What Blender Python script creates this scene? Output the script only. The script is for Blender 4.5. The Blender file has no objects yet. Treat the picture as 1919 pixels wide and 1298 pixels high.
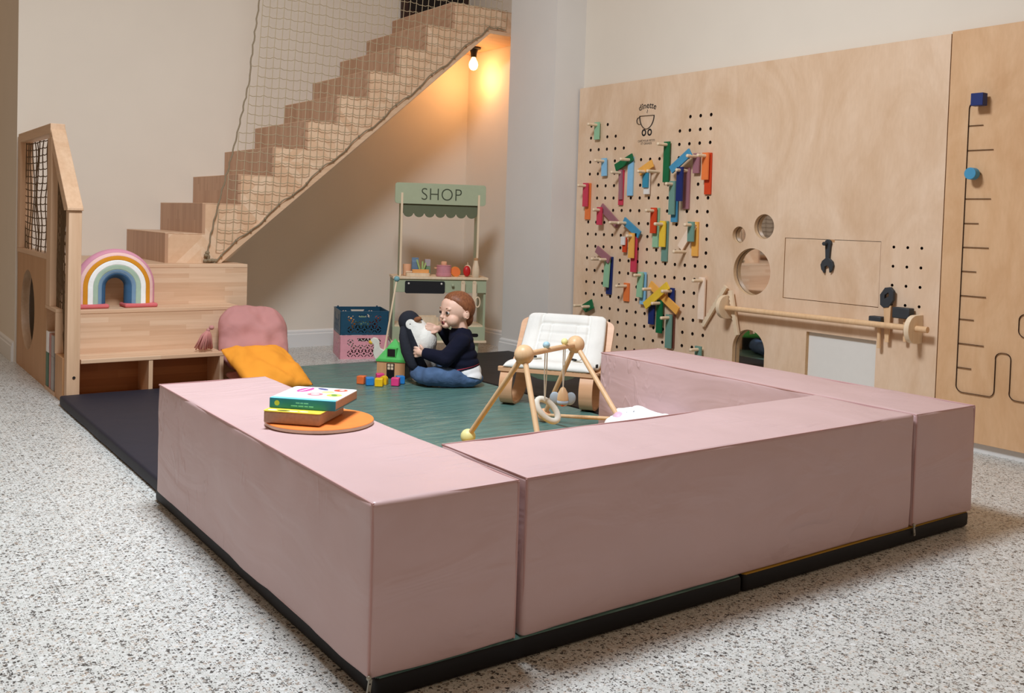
import bpy, bmesh, math, random
from mathutils import Vector, Matrix, noise, geometry
random.seed(7)
R = math.radians
SC = bpy.context.scene
COL = SC.collection
PI = math.pi

# ------------------------------------------------------------------ camera
cam_d = bpy.data.cameras.new('camera')
cam = bpy.data.objects.new('camera', cam_d)
COL.objects.link(cam)
PITCH, ROLL, YAW = 0.0356, 0.0311, 0.6211
fw = Vector((math.sin(YAW)*math.cos(PITCH), math.cos(YAW)*math.cos(PITCH), -math.sin(PITCH)))
rt = Vector((math.cos(YAW), -math.sin(YAW), 0))
up = rt.cross(fw)
r2 = math.cos(ROLL)*rt + math.sin(ROLL)*up
u2 = -math.sin(ROLL)*rt + math.cos(ROLL)*up
cam.matrix_world = Matrix(((r2.x, u2.x, -fw.x, -0.9839), (r2.y, u2.y, -fw.y, -1.8765), (r2.z, u2.z, -fw.z, 1.0939), (0, 0, 0, 1)))
cam_d.sensor_width = 36
cam_d.lens = 1790.12/1919*36
cam_d.shift_y = -(649-477.32)/1919
cam_d.clip_start = 0.05
SC.camera = cam

# ------------------------------------------------------------------ light
SC.view_settings.view_transform = 'Standard'
SC.view_settings.look = 'None'
SC.view_settings.gamma = 1
SC.view_settings.exposure = 0.0
w = bpy.data.worlds.new('room_light'); SC.world = w
w.use_nodes = True
w.node_tree.nodes['Background'].inputs[0].default_value = (1.0, 0.71, 0.49, 1)
w.node_tree.nodes['Background'].inputs[1].default_value = 0.29

def area(name, loc, target, size, power, color, size_y=None):
    d = bpy.data.lights.new(name, 'AREA'); d.energy = power; d.color = color
    d.shape = 'RECTANGLE'; d.size = size; d.size_y = size_y or size
    o = bpy.data.objects.new(name, d); COL.objects.link(o)
    o.location = loc
    o.rotation_euler = (Vector(target)-Vector(loc)).to_track_quat('-Z', 'Y').to_euler()
    return o
area('ceiling_light', (0.25, 1.15, 3.75), (0.8, 2.0, 0), 0.9, 190, (0.88, 0.97, 1.07))

# ------------------------------------------------------------------ materials
def lin(c):
    return tuple((x/255/12.92 if x/255 <= 0.04045 else ((x/255+0.055)/1.055)**2.4) for x in c) + (1,)
class NT:
    def __init__(self, name, rough=0.5, metal=0.0, spec=0.5):
        self.m = bpy.data.materials.new(name); self.m.use_nodes = True
        self.t = self.m.node_tree; self.b = self.t.nodes['Principled BSDF']
        self.b.inputs['Roughness'].default_value = rough
        self.b.inputs['Metallic'].default_value = metal
        self.b.inputs['Specular IOR Level'].default_value = spec
    def n(self, typ, **kw):
        x = self.t.nodes.new(typ)
        for k, v in kw.items(): setattr(x, k, v)
        return x
    def l(self, a, b): self.t.links.new(a, b)
    def coord(self, scale=(1, 1, 1), rot=(0, 0, 0), loc=(0, 0, 0), kind='Object'):
        tc = self.n('ShaderNodeTexCoord'); mp = self.n('ShaderNodeMapping')
        mp.inputs['Scale'].default_value = scale; mp.inputs['Rotation'].default_value = rot; mp.inputs['Location'].default_value = loc
        self.l(tc.outputs[kind], mp.inputs[0]); return mp.outputs[0]
    def noise(self, vec, scale, detail=4, rough=0.5, dist=0.0):
        x = self.n('ShaderNodeTexNoise'); x.inputs['Scale'].default_value = scale
        x.inputs['Detail'].default_value = detail; x.inputs['Roughness'].default_value = rough; x.inputs['Distortion'].default_value = dist
        self.l(vec, x.inputs['Vector']); return x.outputs['Fac']
    def ramp(self, fac, stops):
        x = self.n('ShaderNodeValToRGB'); e = x.color_ramp.elements
        while len(e) < len(stops): e.new(0.5)
        for i, (p, c) in enumerate(stops): e[i].position = p; e[i].color = c
        self.l(fac, x.inputs[0]); return x.outputs[0]
    def mix(self, fac, a, b, mode='MIX'):
        x = self.n('ShaderNodeMix', data_type='RGBA', blend_type=mode)
        for s, v in ((0, fac), (6, a), (7, b)):
            if hasattr(v, 'is_output') or hasattr(v, 'links'): self.l(v, x.inputs[s])
            else: x.inputs[s].default_value = v
        return x.outputs[2]
    def bump(self, h, strength, dist=0.01):
        x = self.n('ShaderNodeBump'); x.inputs['Strength'].default_value = strength; x.inputs['Distance'].default_value = dist
        self.l(h, x.inputs['Height']); self.l(x.outputs[0], self.b.inputs['Normal'])
    def col(self, c):
        if isinstance(c, tuple): self.b.inputs['Base Color'].default_value = c
        else: self.l(c, self.b.inputs['Base Color'])
        return self
M = {}
def plain(name, rgb, rough=0.5, spec=0.4, var=0.06, scale=25, metal=0.0, bump=0.0):
    t = NT(name, rough, metal, spec); c = lin(rgb)
    f = t.noise(t.coord(), scale, 3)
    a = tuple(x*(1-var) for x in c[:3])+(1,); b = tuple(min(1, x*(1+var)) for x in c[:3])+(1,)
    t.col(t.ramp(f, [(0.3, a), (0.7, b)]))
    if bump: t.bump(t.noise(t.coord(), scale*6, 3), bump, 0.004)
    M[name] = t.m; return t.m
def wood(name, c1, c2, axis='Z', rough=0.45, fine=60, stretch=0.06, knots=False):
    t = NT(name, rough, 0, 0.35)
    s = [1, 1, 1]; s['XYZ'.index(axis)] = stretch
    v = t.coord(tuple(s))
    f1 = t.noise(v, 9, 4, 0.55, 0.6); f2 = t.noise(v, fine, 3)
    c = t.ramp(f1, [(0.25, lin(c1)), (0.75, lin(c2))])
    lo = (0.955, 0.945, 0.93, 1) if knots else (0.90, 0.88, 0.85, 1)
    g = t.ramp(f2, [(0.3, lo), (0.7, (1, 1, 1, 1))])
    c = t.mix(1.0, c, g, 'MULTIPLY')
    if knots:
        kv = t.coord((1, 1, 0.35)); x = t.n('ShaderNodeTexVoronoi'); x.inputs['Scale'].default_value = 2.3; t.l(kv, x.inputs['Vector'])
        k = t.ramp(x.outputs['Distance'], [(0.0, (0.55, 0.42, 0.33, 1)), (0.035, (0.80, 0.72, 0.64, 1)), (0.10, (1, 1, 1, 1))])
        big = t.ramp(t.noise(t.coord((1, 1, 0.6)), 2.2, 6, 0.62, 1.4), [(0.36, (0.90, 0.85, 0.79, 1)), (0.58, (1.0, 1.0, 1.0, 1))])
        c = t.mix(1.0, t.mix(1.0, c, k, 'MULTIPLY'), big, 'MULTIPLY')
    t.col(c); t.bump(f2, 0.05, 0.002)
    M[name] = t.m; return t.m
def butcher(name, u, v, c1, c2, c3, row=0.045, width=0.42, rough=0.42):
    """finger-jointed beech strips running along axis u, stacked along axis v"""
    t = NT(name, rough, 0, 0.35)
    tc = t.n('ShaderNodeTexCoord'); sp = t.n('ShaderNodeSeparateXYZ'); cb = t.n('ShaderNodeCombineXYZ')
    t.l(tc.outputs['Object'], sp.inputs[0]); t.l(sp.outputs['XYZ'.index(u)], cb.inputs[0]); t.l(sp.outputs['XYZ'.index(v)], cb.inputs[1])
    b = t.n('ShaderNodeTexBrick'); b.offset = 0.43; b.offset_frequency = 2; b.squash = 0.7; b.squash_frequency = 3
    for k, val in (('Color1', (0, 0, 0, 1)), ('Color2', (1, 1, 1, 1)), ('Mortar', (0.5, 0.5, 0.5, 1)), ('Scale', 1.0), ('Mortar Size', 0.0), ('Brick Width', width), ('Row Height', row)):
        b.inputs[k].default_value = val
    t.l(cb.outputs[0], b.inputs['Vector'])
    base = t.ramp(b.outputs['Color'], [(0.0, lin(c1)), (0.5, lin(c2)), (1.0, lin(c3))])
    s = [1, 1, 1]; s['XYZ'.index(u)] = 0.05
    f2 = t.noise(t.coord(tuple(s)), 45, 4, 0.6, 0.3)
    g = t.ramp(f2, [(0.25, (0.86, 0.82, 0.78, 1)), (0.7, (1, 1, 1, 1))])
    t.col(t.mix(1.0, base, g, 'MULTIPLY')); t.bump(f2, 0.04, 0.002)
    M[name] = t.m; return t.m
def fabric(name, rgb, rough=0.85, weave=500, wr=0.25, wscale=5, spec=0.2, sheen=0.0, var=0.05, stretch=(1, 1, 1), dist=0.02, crease=0.0):
    t = NT(name, rough, 0, spec); c = lin(rgb)
    f = t.noise(t.coord(), 7, 3)
    t.col(t.ramp(f, [(0.3, tuple(x*(1-var) for x in c[:3])+(1,)), (0.7, tuple(min(1, x*(1+var)) for x in c[:3])+(1,))]))
    h = t.noise(t.coord(stretch), wscale, 3, 0.45, 0.8)
    if crease:
        k1 = t.ramp(t.noise(t.coord((1.0, 5.5, 2.2), (0.3, 0.2, R(28))), 3.1, 2, 0.4, 0.6), [(0.55, (0, 0, 0, 1)), (0.63, (1, 1, 1, 1)), (0.72, (0, 0, 0, 1))])
        msk = t.ramp(t.noise(t.coord(), 2.4, 2), [(0.48, (0, 0, 0, 1)), (0.62, (1, 1, 1, 1))])
        h = t.mix(crease, h, t.mix(1.0, k1, msk, 'MULTIPLY'), 'ADD')
    t.bump(h, wr, dist)
    if sheen:
        t.b.inputs['Sheen Weight'].default_value = sheen
    M[name] = t.m; return t.m

# wall paint, floor
plain('wall_paint', (228, 217, 201), 0.85, 0.2, 0.015, 3)
plain('wall_paint_cool', (222, 217, 210), 0.85, 0.2, 0.015, 3)
plain('white_trim', (226, 224, 220), 0.5, 0.3, 0.01, 3)
def terrazzo():
    t = NT('terrazzo', 0.32, 0, 0.35)
    v = t.coord()
    def vor(scale, vec=v):
        x = t.n('ShaderNodeTexVoronoi'); x.inputs['Scale'].default_value = scale; x.inputs['Randomness'].default_value = 1
        t.l(vec, x.inputs['Vector']); return x
    ground = t.ramp(t.noise(v, 5, 4), [(0.3, lin((195, 196, 190))), (0.7, lin((208, 209, 203)))])
    cur = ground
    for sc, thr, stops in ((58, 0.42, [(0.0, (92, 90, 86)), (0.20, (60, 58, 56)), (0.27, (200, 185, 167)), (0.40, (232, 234, 232)), (0.66, (213, 213, 207)), (0.84, (163, 147, 132)), (1.0, (108, 108, 105))]),
                           (105, 0.44, [(0.0, (66, 64, 62)), (0.20, (96, 92, 88)), (0.28, (224, 226, 222)), (0.6, (213, 211, 205)), (0.8, (178, 165, 152)), (1.0, (128, 127, 123))]),
                           (190, 0.42, [(0.0, (70, 68, 66)), (0.24, (119, 117, 114)), (0.32, (226, 227, 223)), (1.0, (213, 212, 207))])):
        x = vor(sc); sep = t.n('ShaderNodeSeparateColor'); t.l(x.outputs['Color'], sep.inputs[0])
        chip = t.ramp(sep.outputs[0], [(p, lin(c)) for p, c in stops])
        mask = t.ramp(x.outputs['Distance'], [(thr-0.05, (1, 1, 1, 1)), (thr+0.02, (0, 0, 0, 1))])
        cur = t.mix(mask, cur, chip)
    b = t.n('ShaderNodeTexBrick'); b.offset = 0.0
    for k, val in (('Color1', (0, 0, 0, 1)), ('Color2', (0, 0, 0, 1)), ('Mortar', (1, 1, 1, 1)), ('Scale', 1.0), ('Mortar Size', 0.0028), ('Mortar Smooth', 0.2), ('Brick Width', 0.78), ('Row Height', 0.78)):
        b.inputs[k].default_value = val
    t.l(t.coord(loc=(0.275, 0.36, 0)), b.inputs['Vector'])
    half = t.n('ShaderNodeMath', operation='MULTIPLY'); t.l(b.outputs['Fac'], half.inputs[0]); half.inputs[1].default_value = 0.55
    cur = t.mix(half.outputs[0], cur, lin((222, 223, 218)))
    t.col(cur); M['terrazzo'] = t.m
terrazzo()
# plywood and beech
wood('ply', (226, 194, 162), (236, 208, 180), 'Z', 0.42, 70, 0.3, True)
wood('ply_warm', (216, 172, 128), (228, 189, 148), 'Z', 0.42, 70, 0.3, True)
wood('ply_edge', (196, 156, 112), (222, 186, 142), 'Y', 0.5, 120, 0.02)
wood('beech_x', (211, 172, 137), (225, 191, 158), 'X')
wood('beech_y', (211, 172, 137), (225, 191, 158), 'Y')
wood('beech_z', (211, 172, 137), (225, 191, 158), 'Z')
wood('pale_wood', (232, 205, 170), (243, 222, 192), 'Z', 0.45)
wood('toy_wood', (226, 184, 138), (238, 202, 160), 'Z', 0.4)
wood('bentwood', (222, 170, 128), (234, 188, 148), 'X', 0.4)
wood('panel_dark', (190, 142, 98), (204, 158, 114), 'Z', 0.5)
butcher('strips_xz', 'X', 'Z', (214, 176, 143), (223, 188, 156), (230, 198, 167), 0.03, 0.55)
butcher('strips_xy', 'X', 'Y', (216, 177, 143), (224, 189, 156), (230, 199, 168), 0.03, 0.55)
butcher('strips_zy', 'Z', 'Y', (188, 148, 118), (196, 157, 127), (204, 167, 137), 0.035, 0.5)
butcher('strips_yx', 'Y', 'X', (216, 177, 143), (224, 189, 156), (230, 199, 168), 0.03, 0.55)
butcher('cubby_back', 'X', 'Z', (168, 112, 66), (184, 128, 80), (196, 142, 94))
def chevron():
    t = NT('chevron_ply', 0.45, 0, 0.35)
    c = []
    for ang in (R(45), R(-45)):
        v = t.coord(rot=(0, ang, 0)); sp = t.n('ShaderNodeSeparateXYZ'); t.l(v, sp.inputs[0])
        cb = t.n('ShaderNodeCombineXYZ'); t.l(sp.outputs[0], cb.inputs[0]); t.l(sp.outputs[2], cb.inputs[1])
        b = t.n('ShaderNodeTexBrick'); b.offset = 0.4
        for k, val in (('Color1', (0, 0, 0, 1)), ('Color2', (1, 1, 1, 1)), ('Mortar', (0.4, 0.4, 0.4, 1)), ('Scale', 1.0), ('Mortar Size', 0.0), ('Brick Width', 0.4), ('Row Height', 0.05)):
            b.inputs[k].default_value = val
        t.l(cb.outputs[0], b.inputs['Vector'])
        c.append(t.ramp(b.outputs['Color'], [(0, lin((217, 178, 143))), (0.5, lin((224, 189, 155))), (1, lin((230, 199, 168)))]))
    x = t.n('ShaderNodeTexChecker'); x.inputs['Scale'].default_value = 4.2; x.inputs['Color1'].default_value = (0, 0, 0, 1); x.inputs['Color2'].default_value = (1, 1, 1, 1)
    t.l(t.coord(), x.inputs['Vector'])
    f2 = t.noise(t.coord(), 30, 4)
    t.col(t.mix(1.0, t.mix(x.outputs['Fac'], c[0], c[1]), t.ramp(f2, [(0.3, (0.93, 0.9, 0.87, 1)), (0.7, (1, 1, 1, 1))]), 'MULTIPLY'))
    M['chevron_ply'] = t.m
chevron()
# textiles
fabric('pink_cover', (204, 173, 172), 0.40, wr=0.34, wscale=3.2, spec=0.5, var=0.02, stretch=(1, 0.6, 2.2), dist=0.03, crease=0.28)
fabric('pink_seam', (200, 160, 157), 0.6, wr=0.1)
def teal():
    t = NT('teal_cover', 0.3, 0, 0.5)
    f = t.noise(t.coord(), 6, 3)
    t.col(t.ramp(f, [(0.3, lin((84, 120, 113))), (0.7, lin((94, 131, 123)))]))
    h = t.noise(t.coord((0.7, 3.2, 1), (0, 0, R(-20))), 4.0, 4, 0.5, 1.0)
    t.bump(h, 0.9, 0.035); M['teal_cover'] = t.m
teal()
fabric('black_cover', (20, 19, 23), 0.55, wr=0.2, wscale=4, spec=0.3)
fabric('navy_cover', (36, 36, 47), 0.6, wr=0.15, wscale=4, spec=0.3)
fabric('ochre_cover', (176, 138, 52), 0.6, wr=0.15)
fabric('orange_linen', (244, 160, 54), 0.9, wr=0.35, wscale=4, dist=0.03)
fabric('dusty_pink_linen', (192, 136, 131), 0.9, wr=0.4, wscale=4, dist=0.03)
fabric('tassel_pink', (200, 136, 128), 0.95, wr=0.1)
fabric('white_quilt', (236, 234, 227), 0.9, wr=0.3, wscale=9, dist=0.02)
fabric('white_cotton', (248, 248, 248), 0.9, wr=0.3, wscale=8)
def dotted():
    t = NT('dotted_cotton', 0.9, 0, 0.2)
    x = t.n('ShaderNodeTexVoronoi'); x.inputs['Scale'].default_value = 26; t.l(t.coord(), x.inputs['Vector'])
    t.col(t.ramp(x.outputs['Distance'], [(0.12, lin((150, 156, 164))), (0.17, lin((250, 250, 250)))]))
    t.bump(t.noise(t.coord(), 7, 3), 0.25, 0.03); M['dotted_cotton'] = t.m
dotted()
for nme, c in dict(rb_rose=(214, 148, 166), rb_blush=(238, 196, 188), rb_ochre=(214, 142, 40), rb_white=(246, 246, 242), rb_mint=(170, 192, 170), rb_blue=(122, 152, 178), rb_navy=(62, 98, 132), rb_foot=(208, 108, 110)).items():
    fabric(nme, c, 0.9, wr=0.2, wscale=12)
fabric('sweater_navy', (22, 24, 42), 0.95, wr=0.3, wscale=18, dist=0.01)
fabric('rib_red', (170, 62, 74), 0.95, wr=0.1)
fabric('denim', (80, 104, 138), 0.9, wr=0.5, wscale=16, var=0.34, dist=0.015)
fabric('sock_navy', (38, 40, 66), 0.95, wr=0.2)
fabric('plush_black', (44, 46, 54), 0.95, wr=0.2, wscale=30)
fabric('plush_white', (236, 234, 226), 0.95, wr=0.25, wscale=30)
fabric('rope_dark', (140, 124, 100), 0.95, wr=0.2, wscale=80)
fabric('net_brown', (108, 88, 66), 0.95, wr=0.2, wscale=80)
fabric('rope_net', (178, 160, 130), 0.95, wr=0.1, wscale=80)
fabric('cord_white', (226, 220, 206), 0.95, wr=0.1)
# skin
def skin():
    t = NT('skin', 0.5, 0, 0.35)
    t.col(t.ramp(t.noise(t.coord(), 14, 3), [(0.3, lin((232, 186, 162))), (0.7, lin((240, 200, 178)))]))
    t.b.inputs['Subsurface Weight'].default_value = 0.08
    t.b.inputs['Subsurface Radius'].default_value = (0.02, 0.008, 0.005)
    M['skin'] = t.m
skin()
plain('skin_blush', (230, 160, 142), 0.5)
plain('lip', (206, 124, 114), 0.4)
plain('mouth_dark', (86, 30, 34), 0.5)
plain('eye_white', (232, 228, 224), 0.15, 0.5, 0.0)
plain('iris', (46, 36, 34), 0.1, 0.6, 0.0)
def hairm():
    t = NT('auburn_hair', 0.5, 0, 0.4)
    f = t.noise(t.coord((1, 1, 0.25)), 110, 4)
    t.col(t.ramp(f, [(0.25, lin((104, 58, 36))), (0.75, lin((156, 98, 62)))]))
    t.bump(f, 0.5, 0.006); M['auburn_hair'] = t.m
hairm()
# paints
for nme, c in dict(p_lgreen=(150, 196, 158), p_lblue=(140, 194, 226), p_dgreen=(18, 104, 62), p_mauve=(160, 108, 116), p_crimson=(206, 62, 86), p_oyellow=(240, 176, 84), p_teal=(56, 142, 172), p_white=(232, 226, 218), p_blue=(72, 146, 182), p_navy=(26, 44, 104), p_sage=(112, 150, 136), p_orange=(236, 124, 62), p_red=(214, 70, 32), p_yellow=(238, 198, 62), p_pale=(246, 220, 196), p_brown=(112, 66, 52)).items():
    plain(nme, c, 0.5, 0.35, 0.03)
plain('charcoal', (54, 58, 62), 0.55)
plain('black_ink', (30, 28, 28), 0.6)
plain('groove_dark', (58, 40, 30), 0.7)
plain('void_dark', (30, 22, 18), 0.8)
plain('door_dark', (62, 40, 32), 0.5)
plain('black_plastic', (22, 22, 24), 0.4)
plain('chalkboard', (24, 24, 28), 0.7)
plain('zip_metal', (170, 168, 158), 0.35, 0.5, 0.03, metal=0.6)
plain('shop_green', (172, 180, 148), 0.5, 0.35, 0.02)
plain('shop_green_shaded', (104, 108, 82), 0.6, 0.3, 0.02)  # awning green, made darker to hold its shadow in the colour
plain('shop_ink', (60, 66, 44), 0.6)
plain('crate_blue', (30, 74, 98), 0.4)
plain('crate_pink', (222, 156, 166), 0.4)
plain('pot_pink', (206, 138, 146), 0.45)
plain('peach', (236, 180, 140), 0.5)
plain('apple_red', (200, 36, 38), 0.4)
plain('milk_blue', (108, 134, 160), 0.5)
plain('soft_grey', (176, 164, 168), 0.5)
plain('leaf_green', (160, 190, 120), 0.6)
plain('bread_orange', (240, 168, 96), 0.6)
plain('orange_paint', (240, 150, 50), 0.45)
wood('house_wood', (212, 156, 108), (224, 174, 128), 'Z', 0.45)
plain('house_green', (86, 190, 94), 0.4)
plain('cube_orange', (236, 116, 60), 0.4); plain('cube_blue', (44, 132, 206), 0.4); plain('cube_yellow', (244, 196, 26), 0.4); plain('cube_pink', (232, 66, 134), 0.4)
plain('duck_white', (228, 224, 210), 0.5); plain('duck_yellow', (240, 190, 60), 0.5); plain('ball_teal', (120, 168, 176), 0.45)
plain('foot_yellow', (240, 232, 160), 0.45); plain('foot_pink', (226, 186, 206), 0.45); plain('bead_blue', (168, 204, 218), 0.45); plain('wing_grey', (164, 176, 186), 0.7)
plain('disc_orange', (240, 134, 62), 0.5, 0.3); plain('disc_edge', (226, 202, 180), 0.6)
plain('book_pages', (188, 160, 138), 0.7, 0.2, 0.08, 120)
plain('book_yellow', (246, 230, 80), 0.35); plain('book_teal', (46, 142, 172), 0.35); plain('book_cyan', (130, 228, 240), 0.35); plain('book_white', (250, 250, 250), 0.35)
plain('ink_magenta', (214, 84, 164), 0.4); plain('ink_rose', (218, 132, 144), 0.4); plain('ink_lime', (204, 222, 96), 0.4); plain('ink_red', (214, 96, 70), 0.4); plain('ink_navy', (70, 78, 140), 0.4); plain('ink_pale', (230, 236, 150), 0.4); plain('ink_green', (110, 150, 70), 0.4)
plain('book_green', (70, 112, 90), 0.5); plain('book_rose', (188, 132, 124), 0.5); plain('book_grey', (168, 164, 160), 0.5)
plain('white_board', (226, 222, 214), 0.35, 0.3, 0.01)
plain('toy_red', (150, 70, 66), 0.6)
plain('sling_green', (186, 196, 176), 0.85)
plain('beak_brown', (138, 88, 56), 0.7)
plain('toy_mint', (120, 150, 120), 0.6)
t = NT('mirror', 0.03, 1.0); t.col(t.ramp(t.noise(t.coord(), 2, 2), [(0, (0.74, 0.74, 0.74, 1)), (1, (0.8, 0.8, 0.8, 1))])); M['mirror'] = t.m
t = NT('bulb_glass', 0.1); t.col((1, 0.8, 0.5, 1)); t.b.inputs['Emission Color'].default_value = (1.0, 0.72, 0.36, 1); t.b.inputs['Emission Strength'].default_value = 3.5
t.l(t.ramp(t.noise(t.coord(), 4, 1), [(0, (1, 0.66, 0.3, 1)), (1, (1, 0.78, 0.42, 1))]), t.b.inputs['Emission Color']); M['bulb_glass'] = t.m

# ------------------------------------------------------------------ builders
def fr(axis):
    return {'X': lambda u, v, w: (w, u, v), 'Y': lambda u, v, w: (u, w, v), 'Z': lambda u, v, w: (u, v, w)}[axis]
def wmat(o):
    m = Matrix.Identity(4)
    while o is not None:
        m = o.matrix_basis @ m; o = o.parent
    return m
SPH = {}
class MB:
    def __init__(s): s.bm = bmesh.new(); s.mats = []
    def mi(s, m):
        if m not in s.mats: s.mats.append(m)
        return s.mats.index(m)
    def _tag(s, faces, m):
        i = s.mi(m)
        for f in faces: f.material_index = i
    def _new(s, fn, m, mat=None):
        vs = fn()['verts']
        if mat is not None:
            for v in vs: v.co = mat @ v.co
        fs = list({f for v in vs for f in v.link_faces})
        s._tag(fs, m)
        return vs, fs
    def box(s, c, d, m, rot=None):
        mt = Matrix.Translation(c) @ (rot.to_4x4() if rot else Matrix.Identity(4)) @ Matrix.Diagonal((d[0], d[1], d[2], 1))
        return s._new(lambda: bmesh.ops.create_cube(s.bm, size=1), m, mt)
    def bx(s, x0, x1, y0, y1, z0, z1, m): return s.box(((x0+x1)/2, (y0+y1)/2, (z0+z1)/2), (x1-x0, y1-y0, z1-z0), m)
    def cyl(s, a, b, r1, m, r2=None, n=16):
        a, b = Vector(a), Vector(b); d = b-a
        mt = Matrix.Translation((a+b)/2) @ d.to_track_quat('Z', 'Y').to_matrix().to_4x4()
        return s._new(lambda: bmesh.ops.create_cone(s.bm, cap_ends=True, segments=n, radius1=r1, radius2=r1 if r2 is None else r2, depth=d.length), m, mt)
    def ball(s, c, r, m, rot=None, u=20, v=14):
        r = r if isinstance(r, (tuple, list)) else (r, r, r)
        mt = Matrix.Translation(c) @ (rot.to_4x4() if rot else Matrix.Identity(4)) @ Matrix.Diagonal((r[0], r[1], r[2], 1))
        key = (u, v)
        if key not in SPH:
            P = [(0, 0, 1)]+[(math.sin(PI*j/v)*math.cos(2*PI*i/u), math.sin(PI*j/v)*math.sin(2*PI*i/u), math.cos(PI*j/v)) for j in range(1, v) for i in range(u)]+[(0, 0, -1)]
            I = lambda j, i: 1+(j-1)*u+i % u
            F = [(0, I(1, i), I(1, i+1)) for i in range(u)]+[(I(j, i), I(j+1, i), I(j+1, i+1), I(j, i+1)) for j in range(1, v-1) for i in range(u)]+[(I(v-1, i+1), I(v-1, i), len(P)-1) for i in range(u)]
            SPH[key] = (P, F)
        P, F = SPH[key]
        vs = [s.bm.verts.new(mt @ Vector(p)) for p in P]; fs = [s.bm.faces.new([vs[i] for i in f]) for f in F]
        s._tag(fs, m); return vs, fs
    def tube(s, pts, r, m, n=6, closed=False, flat=None):
        pts = [Vector(p) for p in pts]; N = len(pts); rings = []
        ref = None
        for i, p in enumerate(pts):
            a = pts[(i-1) % N] if (closed or i > 0) else p
            b = pts[(i+1) % N] if (closed or i < N-1) else p
            t = (b-a).normalized()
            if ref is None:
                ref = Vector((0, 0, 1)) if abs(t.z) < 0.9 else Vector((1, 0, 0))
            side = t.cross(ref)
            if side.length < 1e-4: side = t.orthogonal()
            side.normalize(); nrm = side.cross(t).normalized(); ref = nrm
            rr = r[i] if isinstance(r, (list, tuple)) else r
            f = flat or 1.0
            rings.append([s.bm.verts.new(p + side*math.cos(2*PI*k/n)*rr + nrm*math.sin(2*PI*k/n)*rr*f) for k in range(n)])
        fs = []
        for i in range(N if closed else N-1):
            A, B2 = rings[i], rings[(i+1) % N]
            for k in range(n): fs.append(s.bm.faces.new((A[k], A[(k+1) % n], B2[(k+1) % n], B2[k])))
        if not closed:
            fs.append(s.bm.faces.new(rings[0][::-1])); fs.append(s.bm.faces.new(rings[-1]))
        s._tag(fs, m); return rings
    def prism(s, poly, axis, a0, a1, m, m_side=None): return s.plate(poly, [], axis, a0, a1, m, m_side)
    def plate(s, outer, holes, axis, a0, a1, m, m_side=None):
        f = fr(axis); loops = [list(outer)]+[list(h) for h in holes]
        V, E = [], []  # faces as loops
        for L in loops:
            o = len(V); V += [Vector(p[:2]) for p in L]
            E.append(list(range(o, o+len(L))))
        vv, ee, ff, ov, oe, of = geometry.delaunay_2d_cdt(V, [], E, 2, 1e-7)
        lo = [s.bm.verts.new(f(p.x, p.y, a0)) for p in vv]; hi = [s.bm.verts.new(f(p.x, p.y, a1)) for p in vv]
        fs = []
        for t in ff:
            fs.append(s.bm.faces.new([lo[i] for i in t])); fs.append(s.bm.faces.new([hi[i] for i in t][::-1]))
        cnt = {}
        for t in ff:
            for i in range(len(t)):
                e = (t[i], t[(i+1) % len(t)]); cnt[tuple(sorted(e))] = cnt.get(tuple(sorted(e)), 0)+1
        sd = [s.bm.faces.new((lo[a], lo[b], hi[b], hi[a])) for (a, b), c in cnt.items() if c == 1]
        s._tag(fs, m); s._tag(sd, m_side or m)
    def lathe(s, prof, c, m, n=24, axis=None):
        rot = Vector(axis).to_track_quat('Z', 'Y').to_matrix() if axis else Matrix.Identity(3)
        c = Vector(c); rings = []
        for r, z in prof: rings.append([s.bm.verts.new(c + rot @ Vector((r*math.cos(2*PI*k/n), r*math.sin(2*PI*k/n), z))) for k in range(n)])
        fs = []
        for A, B2 in zip(rings, rings[1:]):
            for k in range(n): fs.append(s.bm.faces.new((A[k], A[(k+1) % n], B2[(k+1) % n], B2[k])))
        fs.append(s.bm.faces.new(rings[0][::-1])); fs.append(s.bm.faces.new(rings[-1])); s._tag(fs, m)
    def grid(s, fn, nu, nv, m, cu=False, cv=False):
        g = [[s.bm.verts.new(fn(i/(nu if cu else nu-1), j/(nv if cv else nv-1))) for j in range(nv)] for i in range(nu)]
        fs = []
        for i in range(nu if cu else nu-1):
            for j in range(nv if cv else nv-1):
                fs.append(s.bm.faces.new((g[i][j], g[(i+1) % nu][j], g[(i+1) % nu][(j+1) % nv], g[i][(j+1) % nv])))
        s._tag(fs, m); return g
    def softbox(s, x0, x1, y0, y1, z0, z1, r, m, step=0.06, amp=0.004, top=None, seed=0, puff=0.0, fscale=4):
        c = Vector(((x0+x1)/2, (y0+y1)/2, (z0+z1)/2)); h = Vector(((x1-x0)/2, (y1-y0)/2, (z1-z0)/2))
        def ax(hh):
            n = max(2, int(2*hh/step)); L = [-hh+2*hh*i/n for i in range(n+1)]
            return sorted(set([round(v, 5) for v in L]+[-hh+r*0.3, -hh+r*0.65, -hh+r, hh-r, hh-r*0.65, hh-r*0.3]))
        A = [ax(h[i]) for i in range(3)]; cache = {}; fs = []
        def vert(p):
            k = tuple(round(q, 5) for q in p)
            if k not in cache:
                P = Vector(p); q = Vector([max(-h[i]+r, min(h[i]-r, P[i])) for i in range(3)])
                d = P-q
                if d.length > 1e-9: d.normalize()
                out = q+d*r
                nz = noise.noise((out+c)*fscale+Vector((seed, 0, 0)))*amp + noise.noise((out+c)*fscale*3+Vector((0, seed, 0)))*amp*0.35
                if puff:
                    t = [1-(out[i]/h[i])**2 for i in range(3)]
                    for i in range(3):
                        if abs(d[i]) > 0.7: nz += puff*t[(i+1) % 3]*t[(i+2) % 3]
                if abs(d.z+1) < 0.35: nz = 0
                cache[k] = s.bm.verts.new(c+out+d*nz)
            return cache[k]
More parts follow.
